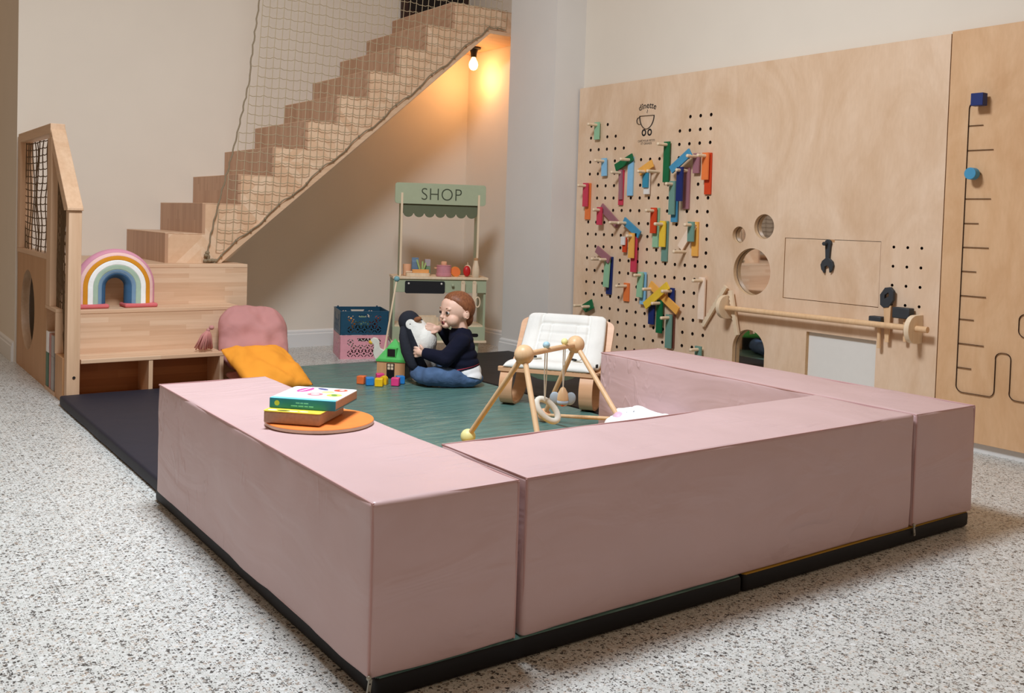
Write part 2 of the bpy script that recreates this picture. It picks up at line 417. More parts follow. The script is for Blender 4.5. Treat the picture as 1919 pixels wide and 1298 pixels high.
        for a in range(3):
            b, e = (a+1) % 3, (a+2) % 3
            for sgn in (-1, 1):
                for i in range(len(A[b])-1):
                    for j in range(len(A[e])-1):
                        q = []
                        for (bi, ej) in ((i, j), (i+1, j), (i+1, j+1), (i, j+1)):
                            p = [0, 0, 0]; p[a] = sgn*h[a]; p[b] = A[b][bi]; p[e] = A[e][ej]; q.append(vert(p))
                        if len(set(q)) == 4: fs.append(s.bm.faces.new(q if sgn > 0 else q[::-1]))
        s._tag(fs, m)
        if top:
            i = s.mi(top)
            for f in fs:
                f.normal_update()
                if f.normal.z > 0.75: f.material_index = i
    def build(s, name, parent=None, local=False, label=None, smooth=35, bevel=0, subsurf=0, recalc=True, kind=None):
        if recalc: bmesh.ops.recalc_face_normals(s.bm, faces=s.bm.faces[:])
        if parent is not None and not local: s.bm.transform(wmat(parent).inverted())
        me = bpy.data.meshes.new(name)
        for f in s.bm.faces: f.smooth = smooth is not None
        s.bm.to_mesh(me); s.bm.free()
        for m in s.mats: me.materials.append(M[m])
        if smooth is not None and smooth < 180: me.set_sharp_from_angle(angle=R(smooth))
        o = bpy.data.objects.new(name, me); COL.objects.link(o)
        if parent is not None: o.parent = parent
        if bevel:
            b = o.modifiers.new('bevel', 'BEVEL'); b.width = bevel; b.segments = 2; b.limit_method = 'ANGLE'; b.angle_limit = R(40); b.harden_normals = False
        if subsurf:
            b = o.modifiers.new('subsurf', 'SUBSURF'); b.levels = subsurf; b.render_levels = subsurf
        if label: o['label'] = label
        if kind: o['kind'] = kind
        return o
def thing(name, label, cat, loc=(0, 0, 0), rz=0, group=None):
    o = bpy.data.objects.new(name, None); COL.objects.link(o); o.empty_display_size = 0.05
    o.location = loc; o.rotation_euler = (0, 0, rz); o['label'] = label; o['category'] = cat
    if group: o['group'] = group
    bpy.context.view_layer.update()
    return o
def tag(o, label, cat, group=None, kind=None):
    o['label'] = label; o['category'] = cat
    if group: o['group'] = group
    if kind: o['kind'] = kind
    return o
def dup(o, loc, rz=None, label=None, parent=None):
    c = o.copy(); COL.objects.link(c)
    if parent is None:
        c.location = loc
        if rz is not None: c.rotation_euler = (0, 0, rz)
        if label: c['label'] = label
    else: c.parent = parent
    for ch in list(o.children): dup(ch, None, None, None, c)
    return c
def quick(name, parent, fn, local=False, **kw):
    b = MB(); fn(b); return b.build(name, parent, local, **kw)
def circ(cx, cy, r, n=32): return [(cx+r*math.cos(2*PI*i/n), cy+r*math.sin(2*PI*i/n)) for i in range(n)]
def rrect(x0, x1, y0, y1, r, n=5):
    P = []
    for cx, cy, a in ((x1-r, y1-r, 0), (x0+r, y1-r, 90), (x0+r, y0+r, 180), (x1-r, y0+r, 270)):
        P += [(cx+r*math.cos(R(a+90*i/n)), cy+r*math.sin(R(a+90*i/n))) for i in range(n+1)]
    return P
def text_bm(b, txt, size, mat, place, extrude=0.0006, align='CENTER', squash=1.0, bold=0.0, space=1.0):
    """letters as mesh added to builder b; place maps (x, y, depth) to 3-D"""
    cu = bpy.data.curves.new('lettering', 'FONT'); cu.body = txt; cu.size = size; cu.align_x = align; cu.extrude = extrude; cu.offset = bold; cu.space_character = space
    o = bpy.data.objects.new('lettering', cu); COL.objects.link(o); bpy.context.view_layer.update()
    dg = bpy.context.evaluated_depsgraph_get(); me = o.evaluated_get(dg).to_mesh()
    vs = [b.bm.verts.new(place(v.co.x*squash, v.co.y, v.co.z)) for v in me.vertices]
    fs = []
    for p in me.polygons:
        try: fs.append(b.bm.faces.new([vs[i] for i in p.vertices]))
        except ValueError: pass
    b._tag(fs, mat); o.evaluated_get(dg).to_mesh_clear()
    bpy.data.objects.remove(o); bpy.data.curves.remove(cu)

# ------------------------------------------------------------------ the room
XW = 3.76      # right wall
YB = 5.52      # back wall
YP0, YP1, XP = 3.865, 4.465, 3.475   # pillar
def struct(name, fn, **kw):
    o = quick(name, None, fn, smooth=None, **kw); o['kind'] = 'structure'; return o
struct('floor', lambda b: b.bx(-6, 5.2, -4.5, 11, -0.1, 0, 'terrazzo'))
struct('wall_back', lambda b: b.bx(0.07, XW, YB, YB+0.12, 0, 4.6, 'wall_paint'))
struct('wall_left', lambda b: b.bx(0.07, 0.19, YB+0.12, 11, 0, 4.6, 'wall_paint'))
struct('wall_right', lambda b: b.bx(XW, XW+0.12, -4.5, YB+0.12, 0, 4.6, 'wall_paint'))
struct('wall_pillar', lambda b: b.bx(XP, XW, YP0, YP1, 0, 4.6, 'wall_paint_cool'))
def skirting(name, pts):
    """baseboard with a moulded top, swept along pts (floor plan), material side to the left of travel"""
    prof = [(0.018, 0), (0.018, 0.105), (0.013, 0.112), (0.013, 0.128), (0.007, 0.138), (0.0, 0.142)]
    def fn(b):
        P = [Vector((x, y, 0)) for x, y in pts]; rings = []
        for i, p in enumerate(P):
            d0 = (p-P[i-1]).normalized() if i > 0 else None
            d1 = (P[i+1]-p).normalized() if i < len(P)-1 else None
            n0 = Vector((-d0.y, d0.x, 0)) if d0 else None; n1 = Vector((-d1.y, d1.x, 0)) if d1 else None
            if n0 and n1:
                n = (n0+n1); n = n/(n.dot(n0))
            else: n = n0 or n1
            rings.append([b.bm.verts.new(p+n*o+Vector((0, 0, z))) for o, z in prof]+[b.bm.verts.new(p)])
        fs = []
        for A, B2 in zip(rings, rings[1:]):
            k = len(A)
            for j in range(k): fs.append(b.bm.faces.new((A[j], A[(j+1) % k], B2[(j+1) % k], B2[j])))
        fs.append(b.bm.faces.new(rings[0])); fs.append(b.bm.faces.new(rings[-1])); b._tag(fs, 'white_trim')
    struct(name, fn)
skirting('baseboard_back', [(XW, YB), (1.3, YB)])
skirting('baseboard_left', [(0.07, YB+0.03), (0.07, 11)])
skirting('baseboard_right', [(XW, -4.4), (XW, YP0), (XP, YP0), (XP, YP1), (XW, YP1), (XW, YB)][::-1] if False else [(XW, YB), (XW, YP1), (XP, YP1), (XP, YP0), (XW, YP0), (XW, -4.4)][::-1])
def door(b):
    b.bx(3.04, 3.72, YB-0.035, YB, 2.79, 4.4, 'door_dark')
    b.bx(3.10, 3.66, YB-0.042, YB-0.035, 2.9, 4.3, 'void_dark')
struct('door_1', door)

# ------------------------------------------------------------------ floor mats and soft play blocks
TM = 0.057
g = 'padded floor mats'
def mat(name, x0, x1, y0, y1, side, top, label, seed):
    o = quick(name, None, lambda b: b.softbox(x0, x1, y0, y1, 0, TM, 0.014, side, 0.09, 0.0025, top, seed), smooth=60)
    tag(o, label, 'mat', g)
mat('play_mat', 0.02, 1.245, 0.0, 1.79, 'black_cover', 'teal_cover', 'teal topped play mat with black sides under the nearest pink block', 1)
mat('play_mat', 1.252, 2.51, 0.0, 1.79, 'black_cover', 'ochre_cover', 'black sided mat with ochre top under the right pink blocks', 2)
mat('play_mat', 0.05, 1.235, 1.80, 3.81, 'navy_cover', 'navy_cover', 'navy padded mat in front of the wooden cubby bench', 3)
mat('play_mat', 1.245, 2.435, 1.80, 4.25, 'black_cover', 'teal_cover', 'large teal play mat the child sits on', 4)
mat('play_mat', 2.445, 3.44, 1.80, 4.31, 'black_cover', 'black_cover', 'black padded mat beside the white wall pillar', 5)
bpy.context.view_layer.update()
HB = 0.4; ZB = TM
def block(label, x0, x1, y0, y1, seed, zips=()):
    t = thing('soft_play_block', label, 'play block', ((x0+x1)/2, (y0+y1)/2, ZB), 0, 'pink soft play blocks around the mats')
    quick('cover', t, lambda b: b.softbox(x0, x1, y0, y1, ZB, ZB+HB, 0.011, 'pink_cover', 0.035, 0.007, None, seed, 0.004, 3.2), smooth=60)
    e = 0.0035; z = ZB+HB-e
    quick('top_piping', t, lambda b: b.tube([(x0+e, y0+e, z), (x1-e, y0+e, z), (x1-e, y1-e, z), (x0+e, y1-e, z)], 0.0034, 'pink_seam', 6, True), smooth=60, label='stitched pink seam around the top edge')
    for x, y in ((x0+e, y0+e), (x1-e, y0+e)):
        quick('side_piping', t, lambda b: b.tube([(x, y, ZB+0.004), (x, y, z)], 0.0035, 'pink_seam', 6), smooth=60, label='darker pink vertical corner seam')
    for (zx, zy, dx) in zips:
        def zp(b):
            b.box((zx, zy-0.006, ZB-0.012), (0.009, 0.004, 0.036), 'zip_metal', Matrix.Rotation(R(8*dx), 3, 'Y'))
            b.ball((zx, zy-0.004, ZB+0.008), 0.006, 'zip_metal')
            b.cyl((zx-0.001, zy-0.0085, ZB-0.022), (zx-0.001, zy-0.0075, ZB-0.022), 0.0022, 'black_ink', None, 8)
            b.cyl((zx+0.001, zy-0.0085, ZB-0.004), (zx+0.001, zy-0.0075, ZB-0.004), 0.0022, 'black_ink', None, 8)
        quick('zip_pull', t, zp, label='small metal zip pull', bevel=0.001)
    return t
block('pink soft block on the left carrying the picture books', 0.0, 0.406, 0.0, 1.70, 11, ((0.0, 0.0, 1),))
block('long pink soft block across the front', 0.428, 2.119, 0.004, 0.416, 23)
block('pink soft block on the right beside the birch wall', 2.133, 2.522, 0.0, 1.70, 37, ((2.137, 0.0, -1),))

# ------------------------------------------------------------------ staircase
RUN, RISE, X0, Z1 = 0.2395, 0.204, 0.805, 0.945
YS0, YS1 = 4.53, YB-0.004
ZP = 0.748
st = thing('staircase', 'light wooden staircase climbing along the back wall behind a net', 'staircase', (X0, YS0, ZP))
NS = 10
def stair_side(b):
    P = [(X0, ZP)]
    for k in range(NS):
        z = Z1+RISE*k
        P += [(X0+RUN*k, z-0.005), (X0+RUN*(k+1) if k < NS-1 else XW-0.01, z-0.005)]
    P += [(XW-0.01, 2.60), (3.30, 2.60), (1.17, ZP+0.004), (1.16, ZP)]
    b.prism(P, 'Y', YS0, YS0+0.03, 'chevron_ply')
quick('side_panel', st, stair_side, smooth=None)
for k in range(NS):
    z = Z1+RISE*k; x = X0+RUN*k; zl = ZP if k == 0 else z-RISE
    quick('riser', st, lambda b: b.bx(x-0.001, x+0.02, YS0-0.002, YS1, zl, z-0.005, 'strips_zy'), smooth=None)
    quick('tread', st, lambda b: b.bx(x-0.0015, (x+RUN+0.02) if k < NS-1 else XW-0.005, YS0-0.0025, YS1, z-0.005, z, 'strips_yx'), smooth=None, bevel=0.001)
quick('stringer_edge', st, lambda b: b.prism([(1.11, ZP), (1.175, ZP), (3.31, 2.585), (XW-0.01, 2.585), (XW-0.01, 2.615), (3.29, 2.615)], 'Y', YS0-0.012, YS0+0.035, 'beech_x'), smooth=None, bevel=0.002)
quick('soffit', st, lambda b: b.prism([(1.19, ZP+0.01), (1.22, ZP+0.01), (3.33, 2.59), (3.30, 2.59)], 'Y', YS0+0.03, YS1, 'wall_paint'), smooth=None)
quick('landing_soffit', st, lambda b: b.bx(3.30, XW-0.005, YS0+0.03, YS1, 2.59, 2.612, 'beech_x'), smooth=None)

# platform steps with cubbies
XL0 = 0.165
ps = thing('storage_bench_steps', 'stepped wooden platform with open cubbies leading to the stairs', 'bench steps', (0.6, 3.85, 0))
YA, YB2, YC = 3.84, 4.09, 4.36
ZA, ZB2 = 0.242, 0.495
XA, XB, XC = 0.975, 1.165, 1.30
quick('bench_top', ps, lambda b: b.bx(XL0, XA, YA, YB2, ZA-0.024, ZA, 'strips_xy'), smooth=None, bevel=0.003)
quick('end_board', ps, lambda b: b.bx(XA-0.024, XA, YA+0.002, YB2, 0, ZA-0.024, 'beech_z'), smooth=None, bevel=0.002)
quick('divider', ps, lambda b: b.bx(0.534, 0.558, YA+0.004, YB2, 0, ZA-0.024, 'beech_z'), smooth=None, bevel=0.002)
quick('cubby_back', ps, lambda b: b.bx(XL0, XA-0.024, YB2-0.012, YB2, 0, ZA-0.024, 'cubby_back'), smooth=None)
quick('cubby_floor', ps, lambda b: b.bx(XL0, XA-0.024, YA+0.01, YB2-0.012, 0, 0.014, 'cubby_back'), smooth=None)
quick('middle_riser', ps, lambda b: b.bx(XL0, XB, YB2, YB2+0.02, ZA*0 , ZB2-0.022, 'strips_xz'), smooth=None)
quick('middle_tread', ps, lambda b: b.bx(XL0, XB, YB2-0.003, YC, ZB2-0.022, ZB2, 'strips_xy'), smooth=None, bevel=0.003)
quick('middle_end_board', ps, lambda b: b.bx(XB-0.022, XB-0.001, YB2+0.02, YC, 0, ZB2-0.022, 'strips_xz'), smooth=None)
quick('upper_riser', ps, lambda b: b.bx(XL0, XC, YC, YC+0.02, 0, ZP-0.022, 'strips_xz'), smooth=None)
quick('platform_top', ps, lambda b: b.bx(XL0, XC, YC-0.003, YS1, ZP-0.022, ZP, 'strips_xy'), smooth=None, bevel=0.003)
quick('upper_end_board', ps, lambda b: b.bx(XC-0.022, XC-0.001, YC+0.02, YS1, 0, ZP-0.022, 'strips_xz'), smooth=None)

# ------------------------------------------------------------------ netting
def net_mesh(b, P, nu, nv, inside, r, m, sagz=0.0):
    """P(i,j) node positions; segments kept when both ends are inside"""
    for i in range(nu):
        run = []
        for j in range(nv):
            if inside(i, j): run.append(P(i, j))
            else:
                if len(run) > 1: b.tube(run, r, m, 4)
                run = []
        if len(run) > 1: b.tube(run, r, m, 4)
    for j in range(nv):
        run = []
        for i in range(nu):
            if inside(i, j):
                if run and sagz: run.append((run[-1]+P(i, j))/2-Vector((0, 0, sagz)))
                run.append(P(i, j))
            else:
                if len(run) > 1: b.tube(run, r, m, 4)
                run = []
        if len(run) > 1: b.tube(run, r, m, 4)
rope_pts = [(1.08, 0.765), (1.085, 0.87), (1.11, 1.0), (1.155, 1.19), (1.21, 1.40), (1.26, 1.61), (1.31, 1.85), (1.345, 2.02), (1.345, 2.1), (1.375, 2.35), (1.40, 2.56), (1.41, 3.5)]
def rope_x(z):
    for (x0, z0), (x1, z1) in zip(rope_pts, rope_pts[1:]):
        if z0 <= z <= z1: return x0+(x1-x0)*(z-z0)/(z1-z0)
    return rope_pts[-1][0]
def sag(x): return 0.012*math.sin(x*21)
def bot_z(x): return 2.63 if x > 3.30 else ZP+0.03+(x-1.14)*0.862+sag(x)
YN = YS0-0.024
sn = thing('safety_net', 'beige rope safety net hanging in front of the wooden stairs', 'net', (1.08, YN, ZP))
CU, CV = 0.052, 0.067
def pnode(i, j):
    z = 0.70+j*CV; x = 1.08+i*CU - (1.9-z)*0.045
    n1 = noise.noise(Vector((x*1.7, z*1.7, 3)))
    return Vector((x+0.010*n1, YN+0.006*noise.noise(Vector((x*2.2, z*2.2, 9))), z+0.022*noise.noise(Vector((x*1.5, z*1.2, 1)))+0.006*math.sin(i*2.1+j)))
def pin(i, j):
    p = pnode(i, j)
    return p.z < 3.35 and p.x < XP-0.015 and p.z > bot_z(p.x)-0.004 and p.x > rope_x(p.z)
quick('mesh', sn, lambda b: net_mesh(b, pnode, 52, 42, pin, 0.0025, 'rope_net', 0.006), smooth=80)
quick('edge_rope', sn, lambda b: b.tube([(rope_x(0.765+0.03*i)+0.004*math.sin(i*1.9), YN+0.003*math.cos(i*2.3), 0.765+0.03*i) for i in range(86)], 0.0052, 'rope_dark', 6), smooth=80, label='thicker brown edge rope')
def brope(b):
    xs = [1.09+0.02*i for i in range(119)]
    b.tube([(x, YN-0.002, bot_z(x)+0.004*math.sin(x*60)) for x in xs], 0.0050, 'rope_dark', 6)
    for i in range(4, 117, 5): b.ball((xs[i], YN-0.004, bot_z(xs[i])), (0.009, 0.009, 0.010), 'rope_dark', None, 8, 6)
quick('bottom_rope', sn, brope, smooth=80, label='knotted lacing rope along the stair edge')
def knot(b):
    rnd = random.Random(3)
    for k in range(9): b.ball((1.085+rnd.uniform(-0.02, 0.06), YN+rnd.uniform(-0.012, 0.012), ZP+0.018+rnd.uniform(-0.005, 0.06*(k % 2))), (0.016, 0.014, 0.013), 'rope_dark', None, 8, 6)
quick('rope_knot', sn, knot, smooth=80, label='bunched brown knot at the foot')

# ------------------------------------------------------------------ side screen of the platform
ss = thing('stair_side_screen', 'wooden side screen with round crawl hole and netted openings left of the steps', 'screen', (0.115, 4.6, 0))
XS0, XS1 = 0.075, 0.155
lo = [(4.40, 0), (5.49, 0), (5.49, 0.775), (4.40, 0.775)]
quick('hole_panel', ss, lambda b: b.plate(lo, [circ(5.07, 0.412, 0.262, 48)], 'X', XS0+0.005, XS0+0.055, 'panel_dark', 'beech_y'), smooth=40)
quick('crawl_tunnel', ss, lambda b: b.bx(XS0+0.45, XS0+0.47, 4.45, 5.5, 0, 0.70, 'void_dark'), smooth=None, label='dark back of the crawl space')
quick('mid_rail', ss, lambda b: b.bx(XS0, XS1, 4.402, 5.49, 0.776, 0.805, 'beech_y'), smooth=None, bevel=0.003)
quick('rear_post', ss, lambda b: b.bx(XS0, XS1, 5.40, 5.49, 0.805, 1.53, 'beech_z'), smooth=None, bevel=0.003)
quick('middle_post', ss, lambda b: b.bx(XS0, XS1, 4.27, 4.40, 0.505, 1.50, 'beech_z'), smooth=None, bevel=0.003)
quick('top_rail', ss, lambda b: b.bx(XS0, XS1, 4.32, 5.49, 1.525, 1.585, 'beech_y'), smooth=None, bevel=0.003)
quick('sloping_rail', ss, lambda b: b.prism([(4.345, 1.585), (4.33, 1.525), (3.805, 1.075), (3.80, 1.058), (3.795, 1.085), (3.80, 1.115)][::-1] if False else [(4.36, 1.585), (4.36, 1.505), (3.895, 1.075), (3.80, 1.075), (3.80, 1.09)], 'X', XS0+0.002, XS1+0.004, 'beech_y'), smooth=None, bevel=0.003)
quick('front_post', ss, lambda b: b.bx(XS0+0.012, XS1, 3.815, 3.89, 0, 1.075, 'beech_z'), smooth=None, bevel=0.003)
quick('shelf_slot_top', ss, lambda b: b.bx(XS0, XS1, 4.08, 4.41, 0.485, 0.505, 'beech_y'), smooth=None, bevel=0.002)
quick('shelf_slot_side', ss, lambda b: b.bx(XS0, XS1, 4.08, 4.10, 0.25, 0.485, 'beech_z'), smooth=None, bevel=0.002)
quick('shelf_slot_back', ss, lambda b: b.bx(XS1, XS1+0.012, 4.10, 4.40, 0, 0.485, 'panel_dark'), smooth=None)
quick('shelf_slot_floor', ss, lambda b: b.bx(XS0, XS1, 4.10, 4.40, 0, 0.02, 'beech_y'), smooth=None)
quick('low_panel', ss, lambda b: b.bx(XS0+0.004, XS0+0.06, 3.89, 4.10, 0, 0.25, 'panel_dark'), smooth=None, bevel=0.002)
quick('screw_cap', ss, lambda b: b.cyl((0.125, 3.816, 0.148), (0.125, 3.811, 0.148), 0.008, 'void_dark', None, 12), label='dark screw hole')
def sidenet(y0, y1, zb, zt):
    nu, nv = 12, int((zt((y0+y1)/2)-zb((y0+y1)/2))/0.046)+2
    def P(i, j):
        y = y0+(y1-y0)*i/(nu-1); a, c = zb(y), zt(y); z = a+(c-a)*j/(nv-1)
        n = noise.noise(Vector((y*4, z*4, 2)))
        return Vector((0.112+0.03*n*math.sin(PI*i/(nu-1)), y+0.012*noise.noise(Vector((y*3, z*5, 7))), z-0.014*math.sin(PI*i/(nu-1))+0.006*noise.noise(Vector((z*9, y*9, 0)))))
    return lambda b: net_mesh(b, P, nu, nv, lambda i, j: True, 0.0034, 'net_brown', 0.006)
quick('upper_net', ss, sidenet(4.40, 5.40, lambda y: 0.81, lambda y: 1.52), smooth=80, label='dark brown knotted netting')
quick('lower_net', ss, sidenet(3.90, 4.26, lambda y: 0.26 if y < 4.08 else 0.51, lambda y: 1.08+(y-3.9)*0.92), smooth=80, label='dark brown knotted netting under the sloping rail')
g = 'picture books in the side slot'
for k, (y, th, h, c, lab) in enumerate(((4.35, 0.075, 0.33, 'book_green', 'green and white picture book at the back of the side slot'), (4.265, 0.05, 0.325, 'book_rose', 'thin rose picture book in the middle of the side slot'), (4.19, 0.07, 0.322, 'book_grey', 'grey picture book at the front of the side slot'))):
    t = thing('picture_book', lab, 'book', (0.115, y, 0.02), 0, g)
    quick('cover', t, lambda b: (b.bx(XS0+0.004, 0.152, y-th/2, y+th/2, 0.021, 0.02+h*0.62, c), b.bx(XS0+0.004, 0.152, y-th/2, y+th/2, 0.02+h*0.62, 0.02+h, 'book_white' if k == 0 else c)), bevel=0.003)
    quick('pages', t, lambda b: b.bx(XS0+0.008, 0.149, y-th/2+0.008, y+th/2-0.008, 0.0225, 0.02+h+0.001, 'book_pages'))

# ------------------------------------------------------------------ birch activity wall
XF = 3.71                                  # front face of the plywood
GY = lambda k: 3.701-0.0930*k
GZ = lambda j: 0.2865+0.0907*j
wp = thing('activity_panel', 'large birch plywood play panel with pegboard and round mirror holes on the right wall', 'wall panel', (XF, 2.35, 0.05))
holes = []
for j in range(-1, 18):
    for k in range(14):
        if j == 15 and 5 <= k <= 8: continue
        if j == 16 and 4 <= k <= 9: continue
        if j == 17 and 3 <= k <= 10: continue
        holes.append(circ(GY(k), GZ(j), 0.0122, 12))
for a in range(3):
    for c in range(4):
        holes.append(circ((1.131, 1.049, 0.968)[a], (1.016, 0.912, 0.809, 0.706)[c], 0.0085, 10))
holes.append(circ(2.217, 1.049, 0.0535, 32)); holes.append(circ(2.020, 1.106, 0.077, 40)); holes.append(circ(2.104, 0.822, 0.147, 56))
arch = [(2.107+0.128*math.cos(R(a)), 0.330+0.128*math.sin(R(a))) for a in range(0, 181, 8)]+[(1.979, 0.14), (2.235, 0.14)]
holes.append(arch)
holes.append([(1.212, 0.10), (1.674, 0.10), (1.674, 0.496), (1.212, 0.496)])
holes.append([(1.2085, 0.679), (1.8575, 0.679), (1.8575, 1.0435), (1.2085, 1.0435)])
def perforated(b):
    b.plate([(0.858, 0.05), (3.85, 0.05), (3.85, 2.125), (0.858, 2.125)], holes, 'X', XF, XF+0.03, 'ply', 'ply_edge')
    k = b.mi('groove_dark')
    for f in b.bm.faces:                       # shade inside the small drilled holes, put into their wall colour
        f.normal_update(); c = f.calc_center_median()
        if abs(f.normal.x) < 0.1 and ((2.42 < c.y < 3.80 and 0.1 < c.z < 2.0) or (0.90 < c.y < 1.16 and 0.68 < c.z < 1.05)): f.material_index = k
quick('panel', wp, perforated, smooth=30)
quick('hole_shade_sheet', wp, lambda b: (b.bx(XF+0.0302, XF+0.036, 2.40, 3.83, 0.08, 2.05, 'void_dark'), b.bx(XF+0.0302, XF+0.036, 0.90, 1.19, 0.62, 1.10, 'void_dark')), smooth=None, label='added dark sheet painting the shade in the peg holes') if False else None
quick('hole_shade_sheet', wp, lambda b: b.bx(XF+0.0302, XF+0.036, 2.40, 3.83, 0.08, 2.05, 'void_dark'), smooth=None, label='added dark sheet painting the shade in the peg holes')  # added sheet, its dark colour stands for the shade in the peg holes
quick('tool_hole_shade', wp, lambda b: b.bx(XF+0.0302, XF+0.036, 0.90, 1.195, 0.55, 1.10, 'void_dark'), smooth=None, label='added dark sheet painting the shade in the small holes')  # added as well, shade of the small tool holes as a dark colour
quick('mirror', wp, lambda b: b.bx(XF+0.034, XF+0.04, 1.90, 2.30, 0.10, 1.25, 'mirror'), smooth=None, label='mirror seen through the round holes and the arch')
quick('white_board', wp, lambda b: b.bx(XF+0.026, XF+0.034, 1.20, 1.69, 0.08, 0.52, 'white_board'), smooth=None, label='white recessed board')
quick('flap', wp, lambda b: b.bx(XF+0.002, XF+0.03, 1.2115, 1.8545, 0.682, 1.0405, 'ply'), smooth=None, bevel=0.0015, label='birch flap set into the panel')
quick('flap_notch', wp, lambda b: b.bx(XF+0.0005, XF+0.0025, 1.508, 1.558, 1.028, 1.056, 'panel_dark'), smooth=None, label='small dark finger notch over the flap')
# cafe logo
YL, ZL = 3.093, 1.82
def logo(b):
    ym, zm = 3.095, 1.80
    pl = lambda y, z: (XF-0.0008, y, z)
    cup = [(ym+0.073-0.146*i/8, 1.866-0.002*i/8) for i in range(9)]
    cup += [(ym-0.073+0.073*(1-math.cos(R(9*i))), 1.864-0.092*math.sin(R(9*i))) for i in range(1, 11)]
    cup += [(ym+0.073*math.sin(R(9*i)), 1.772+0.094*(1-math.cos(R(9*i)))) for i in range(1, 10)]
    b.tube([pl(*q) for q in cup], 0.0085, 'black_ink', 8, True, 0.14)
    b.tube([pl(ym+0.073, 1.858), pl(ym+0.094, 1.853), pl(ym+0.102, 1.836), pl(ym+0.098, 1.818), pl(ym+0.082, 1.808), pl(ym+0.066, 1.808)], 0.0075, 'black_ink', 8, False, 0.14)
    for dy in (0.028, -0.030):
        b.tube([pl(ym+dy+0.0175*math.cos(R(20*i)), 1.7465+0.0195*math.sin(R(20*i))) for i in range(18)], 0.0060, 'black_ink', 8, True, 0.14)
    b.tube([pl(ym-0.001, 1.882), pl(ym+0.003, 1.890), pl(ym-0.004, 1.896), pl(ym, 1.908)], 0.0036, 'black_ink', 6, False, 0.2)
    word = 'd\u00eenette'; ws = [0.030, 0.014, 0.029, 0.028, 0.019, 0.019, 0.028]; tot = sum(ws); acc = 0
    rad = 0.16
    for ch, wd in zip(word, ws):
        s = acc+wd/2-tot/2; acc += wd; a = s/rad
        cy, cz = ym-rad*math.sin(a)*1.05, 1.917-rad*(1-math.cos(a))*0.75
        text_bm(b, ch, 0.062, 'black_ink', lambda x, y, d, a=a, cy=cy, cz=cz: (XF-0.0008-d, cy-(x*math.cos(a)+y*math.sin(a)*0.6), cz+(y*math.cos(a)-x*math.sin(a)*0.6)), bold=0.0004)
    for i, tx in enumerate(('CAF\u00c9 POUR PETITS', 'ET GRANDS')):
        text_bm(b, tx, 0.0205, 'black_ink', lambda x, y, d: (XF-0.0006-d, ym-x, 1.681-0.019*i+y), 0.0003)
quick('cafe_logo', wp, logo, smooth=None, label='black printed cup on wheels with the cafe name')
# second sheet with the sliding track
w2 = thing('track_panel', 'birch plywood sheet with a dark routed sliding track at the right edge', 'wall panel', (XF, 0.2, 0.05))
quick('panel', w2, lambda b: b.bx(XF, XF+0.03, -1.0, 0.8535, 0.05, 2.135, 'ply_warm'), smooth=None, bevel=0.001)
def groove(pts): return lambda b: b.tube([(XF-0.0003, y, z) for y, z in pts], 0.0098, 'groove_dark', 8, False, 0.08)
def arc(cy, cz, r, a0, a1, n=6): return [(cy+r*math.cos(R(a0+(a1-a0)*i/n)), cz+r*math.sin(R(a0+(a1-a0)*i/n))) for i in range(n+1)]
path = [(0.655, 1.763)]+arc(0.712, 1.733, 0.030, 90, 0)+arc(0.710, 0.328, 0.033, 0, -90)+[(0.572, 0.296)]+arc(0.580, 0.328, 0.033, -90, -180)[1:]+[(0.547, 0.48)]+arc(0.518, 0.49, 0.030, 0, 90)[0:]+arc(0.502, 0.49, 0.030, 90, 180)+[(0.472, 0.34)]+arc(0.442, 0.328, 0.031, 0, -90)+[(0.30, 0.296)]
quick('main_groove', w2, groove(path), smooth=60, label='dark routed groove')
for i, (yy, zz) in enumerate(((0.667, 1.646), (0.610, 1.522), (0.668, 1.401), (0.611, 1.278), (0.668, 1.154), (0.610, 1.033), (0.668, 0.911), (0.612, 0.787), (0.668, 0.667), (0.611, 0.543), (0.669, 0.420))):
    quick('branch_groove', w2, groove([(0.742, zz), (yy, zz)]), smooth=60)
quick('loop_groove', w2, groove(arc(0.41, 0.69, 0.032, 90, 0)[0:]+[(0.442, 0.66)]+arc(0.41, 0.64, 0.032, 0, -90)+[(0.30, 0.608)]), smooth=60)
def sl1(b):
    b.box((XF-0.045, 0.672, 1.768), (0.045, 0.062, 0.062), 'p_navy'); b.cyl((XF-0.02, 0.672, 1.768), (XF+0.001, 0.672, 1.768), 0.012, 'pale_wood')
quick('cube_slider', w2, sl1, label='blue cube slider', bevel=0.002)
def sl2(b):
    b.cyl((XF-0.062, 0.692, 1.401), (XF-0.02, 0.692, 1.401), 0.030, 'p_blue', None, 24); b.cyl((XF-0.02, 0.692, 1.401), (XF+0.001, 0.692, 1.401), 0.012, 'pale_wood')
quick('round_slider', w2, sl2, label='light blue round slider', bevel=0.002)

